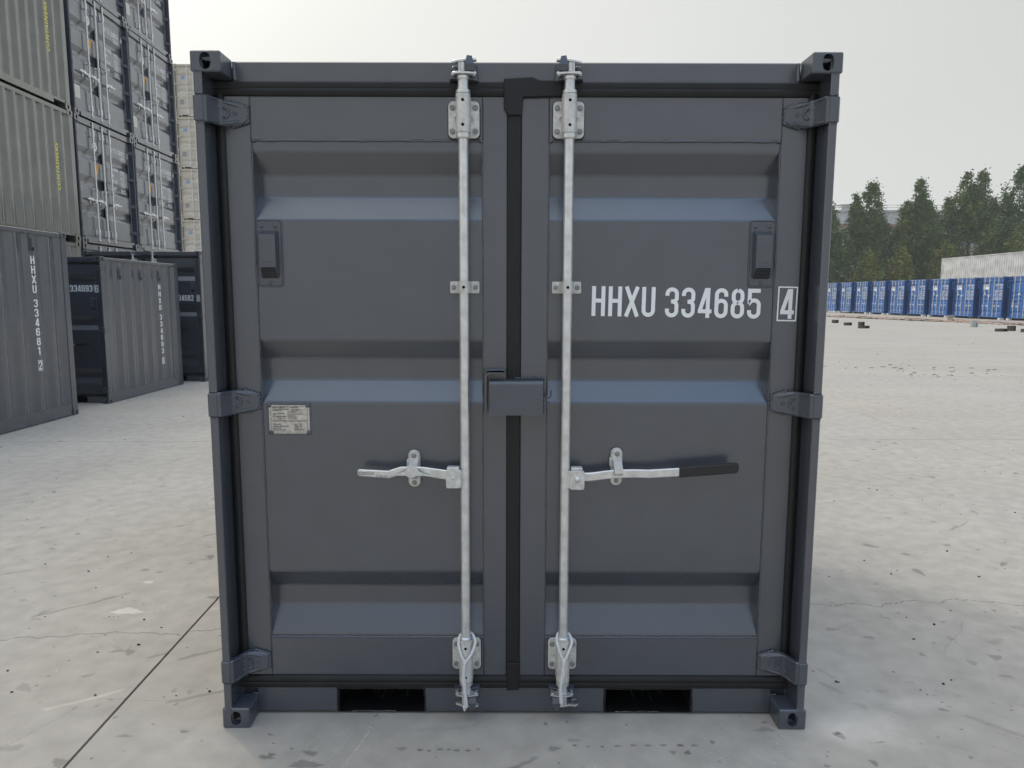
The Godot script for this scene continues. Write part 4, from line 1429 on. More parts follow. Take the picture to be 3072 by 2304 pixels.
		var o := put("lock_rod", [rod, mats.zinc], root)
		for e in [[0.09, -1.0], [h - 0.085, 1.0]]:
			var cm := MB.new()
			cm.span(Vector3(rx - 0.045, e[0] - 0.008, -0.06), Vector3(rx + 0.05, e[0] + 0.008, -0.015), 0.004)
			cm.span(Vector3(rx - 0.018, e[0] - 0.02, -0.06), Vector3(rx + 0.018, e[0] + 0.045 * e[1] + 0.01, -0.02), 0.004)
			put("cam", [cm, mats.zinc], o)
			var kp := MB.new()
			kp.span(Vector3(rx - 0.06, e[0] - 0.03 + 0.02 * e[1], -0.09), Vector3(rx - 0.025, e[0] + 0.03 + 0.02 * e[1], -0.03), 0.006)
			kp.span(Vector3(rx + 0.025, e[0] - 0.03 + 0.02 * e[1], -0.09), Vector3(rx + 0.06, e[0] + 0.03 + 0.02 * e[1], -0.03), 0.006)
			put("cam_keeper", [kp, d.get("keep", dark)], o)
	for e in d.handles:   # [from rod x, to x, y]
		var hd := MB.new()
		var sg := signf(e[1] - e[0])
		var l: float = absf(e[1] - e[0])
		ribbon(hd, [Vector3(minf(e[0], e[1]), e[2] + (0.0 if sg > 0 else 0.012), -0.03), Vector3(lerpf(e[0], e[1], 0.5), e[2] + 0.008, -0.036), Vector3(maxf(e[0], e[1]), e[2] + (0.012 if sg > 0 else 0.0), -0.03)], 0.034, 0.012)
		hd.span(Vector3(e[0], e[2] - 0.05, -0.05), Vector3(e[0] + sg * 0.06, e[2] + 0.03, -0.024), 0.004)
		var cx := lerpf(e[0], e[1], 0.52)
		hd.prism(rrect(cx, e[2], 0.046, 0.15, 0.02, 3), z, z + 0.012)
		hd.prism(PackedVector2Array([Vector2(cx - 0.075, e[2]), Vector2(cx - 0.02, e[2] - 0.02), Vector2(cx + 0.02, e[2] - 0.02), Vector2(cx + 0.075, e[2] + 0.0), Vector2(cx + 0.02, e[2] + 0.045), Vector2(cx - 0.02, e[2] + 0.045)]), -0.035, -0.022, 0.004)
		put("lock_handle", [hd, mats.zinc], root)

func spot(c: Vector3, r: float, m := 20) -> PackedVector2Array:
	var p := PackedVector2Array()
	for k in m:
		p.append(Vector2(c.x + r * cos(TAU * k / m), c.y + r * sin(TAU * k / m)))
	return p

func ring_shape(mb: MB, c: Vector3, r0: float, r1: float, m := 24) -> void:
	for k in m:
		var a := TAU * k / m
		var b := TAU * (k + 1) / m
		mb.quad(c + Vector3(cos(a) * r0, sin(a) * r0, 0), c + Vector3(cos(a) * r1, sin(a) * r1, 0), c + Vector3(cos(b) * r1, sin(b) * r1, 0), c + Vector3(cos(b) * r0, sin(b) * r0, 0))

func slate_marks(root: Node3D, number: String, check: String, pale_plate: bool) -> void:
	var z := -0.0895
	var k := MB.new()
	write(k, "GVTU", Vector3(0.32, 2.11, z), Vector3.RIGHT, Vector3.UP, 0.10, 0.062)
	write(k, number, Vector3(0.615, 2.11, z), Vector3.RIGHT, Vector3.UP, 0.10, 0.056)
	write(k, check, Vector3(1.03, 2.11, -0.0835), Vector3.RIGHT, Vector3.UP, 0.10, 0.056)
	frame2(k, Vector3(1.018, 2.095, -0.0835), Vector3.RIGHT, Vector3.UP, 0.066, 0.13, 0.006)
	write(k, "22G1", Vector3(0.70, 1.985, z), Vector3.RIGHT, Vector3.UP, 0.09, 0.062)
	for e in [["MAX.GROSS", "30.480 KG", "67.200 LB", 1.70], ["TARE", "2.140 KG", "4.720 LB", 1.56], ["PAYLOAD", "28.340 KG", "62.480 LB", 1.44], ["CU.CAP.", "33.2 CU.M", "1.172 CU.FT", 1.285]]:
		type_(k, e[0], Vector3(0.26, e[3] - 0.02, z), Vector3.RIGHT, Vector3.UP, 0.07, 0.62)
		type_(k, e[1], Vector3(0.68, e[3], z), Vector3.RIGHT, Vector3.UP, 0.05, 0.62)
		type_(k, e[2], Vector3(0.68, e[3] - 0.06, z), Vector3.RIGHT, Vector3.UP, 0.05, 0.62)
	put("number_lettering", [k, mats.white], root)
	var em := MB.new()
	ring_shape(em, Vector3(-0.36, 2.09, z), 0.062, 0.095)
	ring_shape(em, Vector3(-0.36, 2.09, z), 0.0, 0.046)
	var em2 := MB.new()
	em2.quad(Vector3(-0.38, 2.06, z + 0.001), Vector3(-0.372, 2.06, z + 0.001), Vector3(-0.372, 2.12, z + 0.001), Vector3(-0.38, 2.12, z + 0.001))
	em2.quad(Vector3(-0.348, 2.06, z + 0.001), Vector3(-0.34, 2.06, z + 0.001), Vector3(-0.34, 2.12, z + 0.001), Vector3(-0.348, 2.12, z + 0.001))
	put("round_emblem", [em, mats.white, em2, mats.slate_plate], root)
	var tr := MB.new()
	tr.tri(Vector3(-0.45, 1.72, z), Vector3(-0.335, 1.47, z), Vector3(-0.22, 1.72, z))
	var tl := MB.new()
	for i in 4:
		var yy := 1.695 - i * 0.03
		tl.quad(Vector3(-0.42 + i * 0.012, yy, z + 0.001), Vector3(-0.25 - i * 0.012, yy, z + 0.001), Vector3(-0.25 - i * 0.012, yy + 0.006, z + 0.001), Vector3(-0.42 + i * 0.012, yy + 0.006, z + 0.001))
	put("warning_triangle", [tr, mats.orange, tl, mats.ink], root)
	var pl := MB.new()
	pl.prism(rrect(-0.92, 0.5, 0.21, 0.25, 0.02, 3), -0.092, -0.0885)
	var pk := MB.new()
	for i in 6:
		pk.quad(Vector3(-1.0, 0.41 + i * 0.032, -0.0878), Vector3(-0.84, 0.41 + i * 0.032, -0.0878), Vector3(-0.84, 0.415 + i * 0.032, -0.0878), Vector3(-1.0, 0.415 + i * 0.032, -0.0878))
	put("data_plate", [pl, mats.sticker if pale_plate else mats.slate_plate, pk, mats.bolt], root)

# a long container seen from its side, wall towards +z, right end at x = 0
func long_box(root: Node3D, lettered: bool) -> void:
	var l := 12.19
	var h := 2.591
	for sx in [-1.0, 1.0]:
		for sy in [1.0, -1.0]:
			var c := MB.new()
			casting(c, Vector3(-0.089 if sx > 0 else -l + 0.089, h - 0.059 if sy > 0 else 0.059, -0.081), Vector3(0.178, 0.118, 0.162), sx, sy, 1.0, Vector2(0.030, 0.0395))
			put("corner_casting", [c, mats.olive], root)
		var p := MB.new()
		p.span(Vector3(-0.004 if sx > 0 else -l + 0.004, 0.118, -0.006), Vector3(-0.14 if sx > 0 else -l + 0.14, h - 0.118, -0.12), 0.005)
		put("corner_post", [p, mats.olive], root)
	var sd := MB.new()
	var pts := PackedVector3Array()
	for q in wall_profile(-l + 0.14, -0.14, -0.012, 0.055, 43):
		pts.append(Vector3(q.y, 0.15, q.x))
	sd.strip(pts, Vector3(0, h - 0.25, 0), 0.93)
	put("side_wall", [sd, mats.olive], root)
	var rl := MB.new()
	rl.span(Vector3(-l + 0.178, h - 0.105, -0.008), Vector3(-0.178, h - 0.03, -0.07), 0.005)
	put("top_rail", [rl, mats.olive], root)
	var br := MB.new()
	br.span(Vector3(-l + 0.55, 0.03, -0.008), Vector3(-0.55, 0.158, -0.05), 0.005)
	br.span(Vector3(-0.5495, 0.105, -0.008), Vector3(-0.178, 0.158, -0.05), 0.004)
	br.span(Vector3(-l + 0.178, 0.105, -0.008), Vector3(-l + 0.5495, 0.158, -0.05), 0.004)
	put("bottom_rail", [br, mats.olive], root)
	var bd := MB.new()
	bd.span(Vector3(-l + 0.02, 0.12, -0.12), Vector3(-0.02, h - 0.02, -2.43))
	var dk := MB.new()
	dk.span(Vector3(-l + 0.2, 0.02, -0.15), Vector3(-0.2, 0.119, -2.3))
	put("body", [bd, mats.slate_dark, dk, mats.hole], root)
	if lettered:
		# letters running up the wall, broken by the corrugation
		var k := MB.new()
		type_(k, "CONTAINERS", Vector3(-0.53, 0.95, -0.009), Vector3.UP, Vector3.LEFT, 0.10, 1.05)
		put("side_lettering", [k, mats.yellow], root)

# ---------------------------------------------------------------- trees
func tree(label: String, x: float, z: float, top: float, lobes: Array, leaf_tint: Array, seed_: int, low: float, count: int) -> void:
	var g := RandomNumberGenerator.new()
	g.seed = seed_
	var root := thing("tree", label, "tree", Vector3(x, -0.03, z), 0.0, "trees along the yard's far side")
	var tk := MB.new()
	var pts := PackedVector3Array()
	var rr := PackedFloat32Array()
	for i in 8:
		var f := i / 7.0
		pts.append(Vector3(sin(f * 3.0 + seed_) * 0.25 * f, f * top * 0.88, cos(f * 2.3 + seed_) * 0.2 * f))
		rr.append(lerpf(0.24, 0.03, f))
	tk.tube(pts, rr, 8)
	for i in 14:
		var f := g.randf_range(0.2, 0.8)
		var a := g.randf() * TAU
		var p := Vector3(0, f * top * 0.88, 0)
		var l := top * 0.16 * g.randf_range(0.7, 1.3)
		var q := p + Vector3(cos(a) * l * 0.7, l * 0.8, sin(a) * l * 0.7)
		tk.tube(PackedVector3Array([p, p.lerp(q, 0.5) + Vector3(cos(a), 0, sin(a)) * 0.15, q]), PackedFloat32Array([0.07, 0.045, 0.015]), 5)
	put("trunk", [tk, mats.bark], root)
	var mb := MB.new()
	mb.use_col = true
	# clumps of leaves through the volume of each lobe: [dx, y0, y1, radius, taper]
	var total := 0.0
	for lb in lobes:
		total += (lb[2] - lb[1]) * lb[3]
	for lb in lobes:
		var m := int(1.55 * count * (lb[2] - lb[1]) * lb[3] / total)
		for c in m:
			var f := g.randf()
			var yy := lerpf(lb[1], lb[2], f)
			var prof := pow(sin(PI * clampf(0.12 + 0.88 * pow(f, lb[4]), 0.0, 1.0)), 0.7)
			var a := g.randf() * TAU
			var rad: float = lb[3] * prof * sqrt(g.randf_range(0.12, 1.0)) * (1.0 + 0.22 * sin(a * 3.0 + yy * 1.7 + seed_) + 0.15 * sin(yy * 4.1 + a))
			var ctr := Vector3(lb[0] + cos(a) * rad, yy, sin(a) * rad)
			var cr := g.randf_range(0.28, 0.62)
			var tint: Color = leaf_tint[g.randi() % leaf_tint.size()]
			var sh := g.randf_range(0.75, 1.25)
			for k in 22:
				var d := Vector3(g.randfn(), g.randfn() * 1.15, g.randfn()) * cr * 0.52
				var p := ctr + d
				var u := Vector3(g.randfn(), g.randfn(), g.randfn()).normalized()
				var w := u.cross(Vector3(g.randfn(), g.randfn(), g.randfn())).normalized()
				var s := g.randf_range(0.10, 0.21)
				var kf := sh * g.randf_range(0.8, 1.2)
				mb.paint = Color(tint.r * kf * 0.95, tint.g * kf * 1.15, tint.b * kf)
				mb.quad(p - u * s - w * s * 0.35, p + w * s * 0.55 - u * s * 0.1, p + u * s, p - w * s * 0.55 + u * s * 0.1)
	put("crown", [mb, mats.leaf], root)

# ---------------------------------------------------------------- ground
const SL := 6.15
const U0 := -7.6
const W0 := 1.13
const TURN := 0.027

func detail_image(seed_: int, rich: bool, iu: int, iw: int) -> ImageTexture:
	var nz := FastNoiseLite.new()
	nz.seed = 77
	nz.noise_type = FastNoiseLite.TYPE_SIMPLEX_SMOOTH
	nz.frequency = 0.35
	nz.fractal_octaves = 4
	var st := FastNoiseLite.new()
	st.seed = 78
	st.frequency = 0.9
	st.fractal_octaves = 3
	var g := RandomNumberGenerator.new()
	g.seed = seed_
	var s := 256
	var im := Image.create(s, s, false, Image.FORMAT_RGBF)
	# image x runs along u, image y along -w (v downwards from the near edge)
	var base := 0.60
	for y in s:
		for x in s:
			var u := U0 + SL * (iu + (x + 0.5) / s)
			var w := W0 - SL * (iw + (y + 0.5) / s)
			var a := nz.get_noise_2d(u, w)
			var b := st.get_noise_2d(u * 0.35 + w * 0.25, w * 1.4)
			var v := base * (1.0 + 0.075 * a + 0.05 * b)
			var warm := 0.02 * nz.get_noise_2d(u * 0.6 + 40.0, w * 0.6)
			if rich and iu == 1 and iw == 0:
				# damp, darker field right of the container, with a curved edge
				var e := w - (-1.36 + 0.62 * (u - 1.85) + 0.35 * pow(maxf(0.0, u - 2.1), 2.0)) + 0.1 * a
				if u > 1.0:
					v *= lerpf(1.0, 0.96, smoothstep(-0.03, 0.06, e) * smoothstep(1.0, 1.7, u))
				# pale spill at the right corner
				var d1 := Vector2((u - 1.22) / 0.22, (w - 0.02) / 0.15).length() + a * 0.5 + b * 0.3
				v *= lerpf(1.28, 1.0, smoothstep(0.45, 1.15, d1))
				var d2 := Vector2((u - 1.52) / 0.2, (w + 0.12) / 0.07).length() + a * 0.5
				v *= lerpf(1.16, 1.0, smoothstep(0.3, 1.1, d2))
			im.set_pixel(x, y, Color(v * (1.0 + warm), v, v * (1.0 - warm * 1.6)).linear_to_srgb())
	var big := 2048 if rich else 1024
	im.resize(big, big, Image.INTERPOLATE_CUBIC)
	im.convert(Image.FORMAT_RGB8)
	var mul := func(px: float, py: float, k: float, al: float) -> void:
		var xi := int(px)
		var yi := int(py)
		if xi < 0 or yi < 0 or xi >= big or yi >= big:
			return
		var c := im.get_pixel(xi, yi)
		var f := pow(lerpf(1.0, k, al), 0.4545)
		im.set_pixel(xi, yi, Color(c.r * f, c.g * f, c.b * f))
	var blot := func(cu: float, cw: float, ru: float, rw: float, ang: float, k: float, soft: float) -> void:
		var cx := (cu - U0 - SL * iu) / SL * big
		var cy := (W0 - SL * iw - cw) / SL * big
		var rx := ru / SL * big
		var ry := rw / SL * big
		var rm := maxf(rx, ry) * 1.3
		if cx < -rm or cy < -rm or cx > big + rm or cy > big + rm:
			return
		var ph := g.randf() * TAU
		for yi in range(int(cy - rm), int(cy + rm) + 1):
			for xi in range(int(cx - rm), int(cx + rm) + 1):
				var q := Vector2(xi - cx, yi - cy).rotated(ang)
				q = Vector2(q.x / rx, q.y / ry)
				var th := q.angle()
				var d := q.length() * (1.0 + 0.16 * sin(th * 3.0 + ph) + 0.1 * sin(th * 7.0 + ph * 2.0))
				if d < 1.0:
					mul.call(xi, yi, k, smoothstep(1.0, 1.0 - soft, d))
	var scratch := func(pts: Array, wd: float, k: float, jit: float) -> void:
		for i in pts.size() - 1:
			var a: Vector2 = pts[i]
			var b: Vector2 = pts[i + 1]
			var n := int(a.distance_to(b) / SL * big * 1.4) + 1
			var off := 0.0
			for t in n:
				off = clampf(off + g.randf_range(-jit, jit), -jit * 9, jit * 9)
				var p := a.lerp(b, float(t) / n) + Vector2(off * 0.5, off)
				var cx := (p.x - U0 - SL * iu) / SL * big
				var cy := (W0 - SL * iw - p.y) / SL * big
				var r := wd / SL * big * g.randf_range(0.6, 1.3)
				for yi in range(int(cy - r), int(cy + r) + 1):
					for xi in range(int(cx - r), int(cx + r) + 1):
						if Vector2(xi - cx, yi - cy).length() <= r:
							mul.call(xi, yi, k, 0.5)
	# spots: drips and tyre dots, sizes skewed to small
	var lo_u := U0 + SL * iu
	var lo_w := W0 - SL * (iw + 1)
	for i in (950 if rich else 260):
		var r := 0.006 + 0.028 * pow(g.randf(), 5.0)
		var u := lo_u + g.randf() * SL
		var w := lo_w + g.randf() * SL
		blot.call(u, w, r * g.randf_range(0.9, 1.8), r * g.randf_range(0.6, 1.0), g.randf() * TAU, g.randf_range(0.62, 0.9), 0.35)
	for i in (300 if rich else 120):
		blot.call(lo_u + g.randf() * SL, lo_w + g.randf() * SL, g.randf_range(0.003, 0.008), g.randf_range(0.003, 0.006), 0.0, g.randf_range(0.25, 0.6), 0.5)
	for i in (130 if rich else 60):
		blot.call(lo_u + g.randf() * SL, lo_w + g.randf() * SL, g.randf_range(0.003, 0.012), g.randf_range(0.002, 0.005), g.randf() * TAU, g.randf_range(1.2, 1.5), 0.5)
	for i in (90 if rich else 50):   # drag marks
		var u := lo_u + g.randf() * SL
		var w := lo_w + g.randf() * SL
		var an := -0.5 + g.randf_range(-0.35, 0.35)
		var l := g.randf_range(0.08, 0.5)
		scratch.call([Vector2(u, w), Vector2(u + cos(an) * l, w + sin(an) * l)], g.randf_range(0.002, 0.012), g.randf_range(0.9, 1.06), 0.002)
	if rich:
		if iw == 0:
			# cracks
			scratch.call([Vector2(-7.0, -0.62), Vector2(-3.4, -0.66), Vector2(-2.32, -0.70), Vector2(-1.9, -0.75), Vector2(-1.47, -0.73)], 0.0028, 0.42, 0.0035)
			scratch.call([Vector2(-1.44, -0.76), Vector2(-1.2, -0.80), Vector2(-0.4, -0.82), Vector2(0.5, -0.9), Vector2(1.50, -0.99), Vector2(1.82, -0.96), Vector2(2.27, -1.02), Vector2(2.55, -0.98), Vector2(4.0, -1.1), Vector2(4.7, -1.08)], 0.0028, 0.42, 0.004)
			scratch.call([Vector2(-1.75, 0.12), Vector2(-1.62, -0.2), Vector2(-1.3, -0.24)], 0.0016, 0.6, 0.003)
		if iu == 0:
			blot.call(-1.835, -0.98, 0.075, 0.036, 0.1, 1.42, 0.25)
			blot.call(-1.90, -1.33, 0.03, 0.02, 0.3, 1.35, 0.3)
			for i in 16:
				blot.call(g.randf_range(-3.6, -1.5), g.randf_range(-0.6, 0.5), g.randf_range(0.02, 0.05), g.randf_range(0.012, 0.02), g.randf_range(-0.6, 0.0), g.randf_range(0.72, 0.84), 0.3)
		if iu == 1 and iw == 0:
			# rows of oil spots and scrapes in front of the container
			for e in [[-0.10, 0.105, 7, 0.032], [0.42, 0.095, 9, 0.05]]:
				for k in e[2]:
					blot.call(e[0] - 0.22 + k * e[3] + g.randf_range(-0.008, 0.008), e[1] + g.randf_range(-0.004, 0.006), g.randf_range(0.006, 0.016), g.randf_range(0.004, 0.008), 0.0, g.randf_range(0.42, 0.65), 0.4)
			for i in 46:
				blot.call(g.randf_range(-1.4, 1.3), g.randf_range(-0.05, 0.4), g.randf_range(0.008, 0.034), g.randf_range(0.005, 0.016), g.randf_range(-0.5, 0.5), g.randf_range(0.5, 0.78), 0.45)
			for i in 26:
				var u := 0.62 + g.randf_range(-0.06, 0.3)
				var w := g.randf_range(-0.05, 0.3)
				scratch.call([Vector2(u, w), Vector2(u + 0.03 + g.randf_range(0.0, 0.05), w + g.randf_range(0.03, 0.14))], 0.0016, g.randf_range(0.6, 1.45), 0.004)
			for i in 10:
				var u := -0.62 + g.randf_range(-0.05, 0.12)
				scratch.call([Vector2(u, 0.0), Vector2(u - 0.05, 0.2), Vector2(u - 0.13, 0.4)], 0.0016, g.randf_range(1.1, 1.3), 0.002)
			for i in 420:
				var u := g.randf_range(-1.2, 1.1)
				var w := g.randf_range(-0.06, 0.4)
				var an := g.randf() * TAU
				scratch.call([Vector2(u, w), Vector2(u + cos(an) * 0.012, w + sin(an) * 0.012)], 0.0011, g.randf_range(1.15, 1.4), 0.0)
			# long dark drag marks on the right
			for e in [[1.62, -0.05, 1.86, 0.2], [1.86, 0.02, 2.02, 0.2], [2.45, -0.62, 2.75, -0.35], [1.24, -0.38, 1.27, -0.31], [1.20, -0.28, 1.25, -0.2]]:
				for k in 9:
					scratch.call([Vector2(e[0] + k * 0.003, e[1]), Vector2(e[2] + k * 0.003, e[3])], 0.003, 0.94, 0.002)
			for k in 60:
				var u := g.randf_range(1.3, 2.3)
				var w := g.randf_range(-0.2, 0.35)
				scratch.call([Vector2(u, w), Vector2(u + 0.07, w + 0.06)], 0.0018, g.randf_range(0.82, 0.95), 0.002)
	return ImageTexture.create_from_image(im)

func ground_mat(det: Texture2D, grain: Texture2D, bump: Texture2D) -> StandardMaterial3D:
	var m := mat(lin(0.81, 0.745, 0.66), 0.88, 0.0, 0.3)
	m.albedo_texture = grain
	m.uv1_triplanar = true
	m.uv1_world_triplanar = true
	m.uv1_scale = Vector3.ONE * 0.33
	m.heightmap_enabled = true
	m.heightmap_texture = bump
	m.heightmap_scale = 0.03
	m.detail_enabled = true
	m.detail_blend_mode = BaseMaterial3D.BLEND_MODE_MUL
	m.detail_albedo = det
	m.detail_uv_layer = BaseMaterial3D.DETAIL_UV_2
	return m

func ground() -> void:
	var grain := noise_tex(1024, 0.02, 6, 31, 0.90, 1.0)
	var bump := noise_tex(1024, 0.05, 5, 32, 0.0, 1.0)
	var far_det := detail_image(900, false, 7, 7)
	var far_mat := ground_mat(far_det, grain, bump)
	var big := MB.new()
	big.use_uv2 = true
	for e in [[-500.0, -500.0, 500.0, 500.0]]:
		big.quad(Vector3(e[0], 0, e[3]), Vector3(e[2], 0, e[3]), Vector3(e[2], 0, e[1]), Vector3(e[0], 0, e[1]))
	for p in big.v:
		big.uv2.append(Vector2(p.x, p.z) / 9.7)
	var gr := put("ground", [big, far_mat], self, Vector3(0, -0.03, 0))
	tag(gr, "pale concrete yard of large cast slabs with dark joints", "", "", "structure")
	var fine := {}
	for iw in range(-1, 7):
		for iu in range(-3, 6):
			var mb := MB.new()
			mb.use_uv2 = true
			var gap := 0.0055
			var u0 := U0 + SL * iu + gap * (1.0 if iu == 1 else 0.5)
			var u1 := U0 + SL * (iu + 1) - gap * (1.0 if iu == 0 else 0.5)
			var w1 := W0 - SL * iw - gap * 0.6
			var w0 := W0 - SL * (iw + 1) + gap * 0.6
			mb.quad(Vector3(u0, 0, w1), Vector3(u1, 0, w1), Vector3(u1, 0, w0), Vector3(u0, 0, w0))
			for e in [[Vector3(u0, 0, w1), Vector3(u1, 0, w1)], [Vector3(u1, 0, w1), Vector3(u1, 0, w0)], [Vector3(u1, 0, w0), Vector3(u0, 0, w0)], [Vector3(u0, 0, w0), Vector3(u0, 0, w1)]]:
				var dn := Vector3(0, -0.029, 0)
				mb.quad(e[0] + dn, e[1] + dn, e[1], e[0])
			var rich: bool = (iw == 0 and iu in [0, 1]) or (iw == 1 and iu in [0, 1]) or (iw == 0 and iu == 2)
			var m: StandardMaterial3D = far_mat
			if rich:
				m = ground_mat(detail_image(100 + iu * 7 + iw * 31, iw == 0 and iu < 2, iu, iw), grain, bump)
			for p in mb.v:
				if rich:
					mb.uv2.append(Vector2(clampf((p.x - U0 - SL * iu) / SL, 0.002, 0.998), clampf((W0 - SL * iw - p.z) / SL, 0.002, 0.998)))
				else:
					mb.uv2.append(Vector2(p.x, p.z) / 9.7 + Vector2(iu * 0.37, iw * 0.61))
			var o := put("slab", [mb, m], gr, Vector3(0, 0.03, 0))
			o.rotation.y = TURN
	# broken edge of the joint
	# loose grit
	var ch := MB.new()
	ch.use_col = true
	rng.seed = 5
	for i in 900:
		var z := -0.2 - 26.0 * pow(rng.randf(), 1.7)
		var x := rng.randf_range(-1.0, 1.0) * (2.2 - z * 0.75)
		var s := rng.randf_range(0.003, 0.011) * (1.0 - z * 0.05)
		if rng.randf() < 0.5:
			s *= 0.6
		var k := rng.randf_range(0.02, 0.12)
		ch.paint = Color(k * 1.1, k, k * 0.9) if rng.randf() < 0.8 else Color(0.6, 0.58, 0.55)
		lump(ch, Vector3(x, s * 0.28, z), Vector3(s * rng.randf_range(0.8, 1.9), s * 0.7, s), i)
	# swept-up dry mud on the right
	for i in 130:
		var t := rng.randf()
		var x := lerpf(6.8, 11.2, t) + rng.randfn() * 1.0
		var z := -13.8 + 3.2 * t + rng.randfn() * 0.8 + sin(t * 6.0) * 0.6
		var s := 0.012 + 0.05 * pow(rng.randf(), 2.0)
		var k := rng.randf_range(0.2, 0.42)
		ch.paint = Color(k * 1.1, k * 0.95, k * 0.74)
		lump(ch, Vector3(x, s * 0.1, z), Vector3(s * rng.randf_range(1.0, 2.4), s * 0.35, s), i + 2000)
	var gm := put("grit", [ch, mats.chips])
	tag(gm, "loose grit and dry mud flakes scattered on the concrete", "grit", "", "stuff")
	# low line of rubble in front of the blue row
	var rb := MB.new()
	rb.use_col = true
	for i in 1500:
		var t := rng.randf()
		var z := lerpf(-62.0, -33.0, t)
		var x := lerpf(25.0, 30.2, t) - 0.0 + rng.randf_range(-1.5, 1.5)
		var s := rng.randf_range(0.06, 0.3)
		var k := rng.randf_range(0.25, 0.5)
		rb.paint = Color(k * 1.12, k * 0.86, k * 0.76) if rng.randf() < 0.75 else Color(0.12, 0.10, 0.09)
		lump(rb, Vector3(x, s * 0.1, z), Vector3(s * 0.8, s * 0.3, s * rng.randf_range(1.0, 3.5)), i + 4000)
	for i in 60:
		var t := rng.randf()
		var z := lerpf(-62.0, -33.0, t)
		var x := lerpf(25.0, 30.2, t) + rng.randf_range(-1.4, 1.4)
		var l := rng.randf_range(0.8, 3.0)
		rb.paint = Color(0.5, 0.36, 0.30) if i % 3 else Color(0.6, 0.55, 0.5)
		rb.box(Vector3(x, 0.05, z), Vector3(0.09, 0.09, l))
	var rm := put("rubble", [rb, mats.chips])
	tag(rm, "pinkish strip of rubble and boards in front of the blue containers", "rubble", "", "stuff")

func brick(label: String, x: float, z: float, s: Vector3, turn: float, y := 0.0) -> void:
	var mb := MB.new()
	mb.cbox(Vector3(0, s.y / 2, 0), s, 0.012)
	var dk := MB.new()
	dk.box(Vector3(s.x * 0.2, s.y * 0.5, s.z / 2 + 0.001), Vector3(s.x * 0.34, s.y * 0.6, 0.004))
	var o := put("concrete_block", [mb, mats.brick, dk, mats.hole], self, Vector3(x, y, z))
	o.rotation.y = turn
	tag(o, label, "block", "loose blocks on the yard")


# ---------------------------------------------------------------- sky
const SUN_AZ := -45.0
const SUN_EL := 46.0

func sky_image() -> ImageTexture:
	var w := 768
	var h := 384
	var im := Image.create(w, h, false, Image.FORMAT_RGBF)
	var sun := Vector3(sin(deg_to_rad(SUN_AZ)) * cos(deg_to_rad(SUN_EL)), sin(deg_to_rad(SUN_EL)), -cos(deg_to_rad(SUN_AZ)) * cos(deg_to_rad(SUN_EL)))
	var nz := FastNoiseLite.new()
	nz.seed = 4
	nz.frequency = 0.9
	nz.fractal_octaves = 3
	for y in h:
		var th := PI * (y + 0.5) / h
		for x in w:
			var ph := TAU * (x + 0.5) / w
			var d := Vector3(sin(ph) * sin(th), cos(th), -cos(ph) * sin(th))
			var ang := rad_to_deg(acos(clampf(d.dot(sun), -1, 1)))
			var up := maxf(d.y, 0.0)
			# thick haze: bright towards the sun, falling off to a dull blue behind the viewer
			var l := 0.44 + 0.9 * exp(-pow(ang / 48.0, 1.3)) + 1.7 * exp(-pow(ang / 18.0, 2.0)) + 0.62 * smoothstep(0.42, 0.95, up) + 0.16 * smoothstep(80.0, 140.0, ang)
			l += 0.30 * exp(-up * 5.0) * (0.35 + 0.65 * smoothstep(160.0, 60.0, ang))
			var blue := smoothstep(35.0, 95.0, ang) * smoothstep(0.36, 0.72, up) + 0.25 * smoothstep(90.0, 150.0, ang)
			var warm := smoothstep(60.0, 25.0, ang)
			var v := 1.0 + 0.03 * nz.get_noise_3d(d.x * 2.0, d.y * 5.0, d.z * 2.0)
			l *= v
			var k := Color(l * (0.985 - 0.40 * blue + 0.015 * warm), l * (1.0 - 0.08 * blue - 0.01 * warm), l * (0.98 + 0.50 * blue - 0.05 * warm))
			if d.y < 0.0:
				var f := clampf(-d.y * 6.0, 0.0, 1.0)
				k = Color(lerpf(k.r, 0.3, f), lerpf(k.g, 0.29, f), lerpf(k.b, 0.27, f))
			im.set_pixel(x, y, k)
	return ImageTexture.create_from_image(im)

func _ready() -> void:
	var cam := Camera3D.new()
	cam.name = "camera"
	cam.fov = 56.71
	cam.near = 0.05
	cam.far = 900.0
	cam.position = Vector3(-0.0114, 1.5032, 2.3251)
	cam.rotation = Vector3(-0.1224, 0.0, 0.0029)
	add_child(cam)
	cam.current = true
	var env := Environment.new()
	env.background_mode = Environment.BG_SKY
	var sky := Sky.new()
	var sm := PanoramaSkyMaterial.new()
	sm.panorama = sky_image()
	sm.energy_multiplier = 1.0
	sky.sky_material = sm
	env.sky = sky
	env.tonemap_mode = Environment.TONE_MAPPER_LINEAR
	env.tonemap_exposure = 1.0
	env.sdfgi_enabled = true
	env.ssao_enabled = true
	env.ssil_enabled = true
	env.fog_enabled = true
	env.fog_density = 0.0009
	env.fog_light_color = Color(0.90, 0.91, 0.90)
	var we := WorldEnvironment.new()
	we.name = "world_environment"
	we.environment = env
	add_child(we)
	var sun := DirectionalLight3D.new()
	sun.name = "sun"
	sun.light_energy = 0.15
	sun.light_color = Color(1.0, 0.95, 0.86)
	sun.light_angular_distance = 2.5
	sun.shadow_enabled = true
	sun.rotation = Vector3(-deg_to_rad(SUN_EL), deg_to_rad(180.0 - SUN_AZ), 0)
	add_child(sun)

	font = SystemFont.new()
	font.font_names = PackedStringArray(["Droid Sans"])
	font.font_weight = 700
	rng.seed = 1
	make_materials()
	ground()
	far_side()
	stacks()
	blue_row()
	yard_things()
	minis()

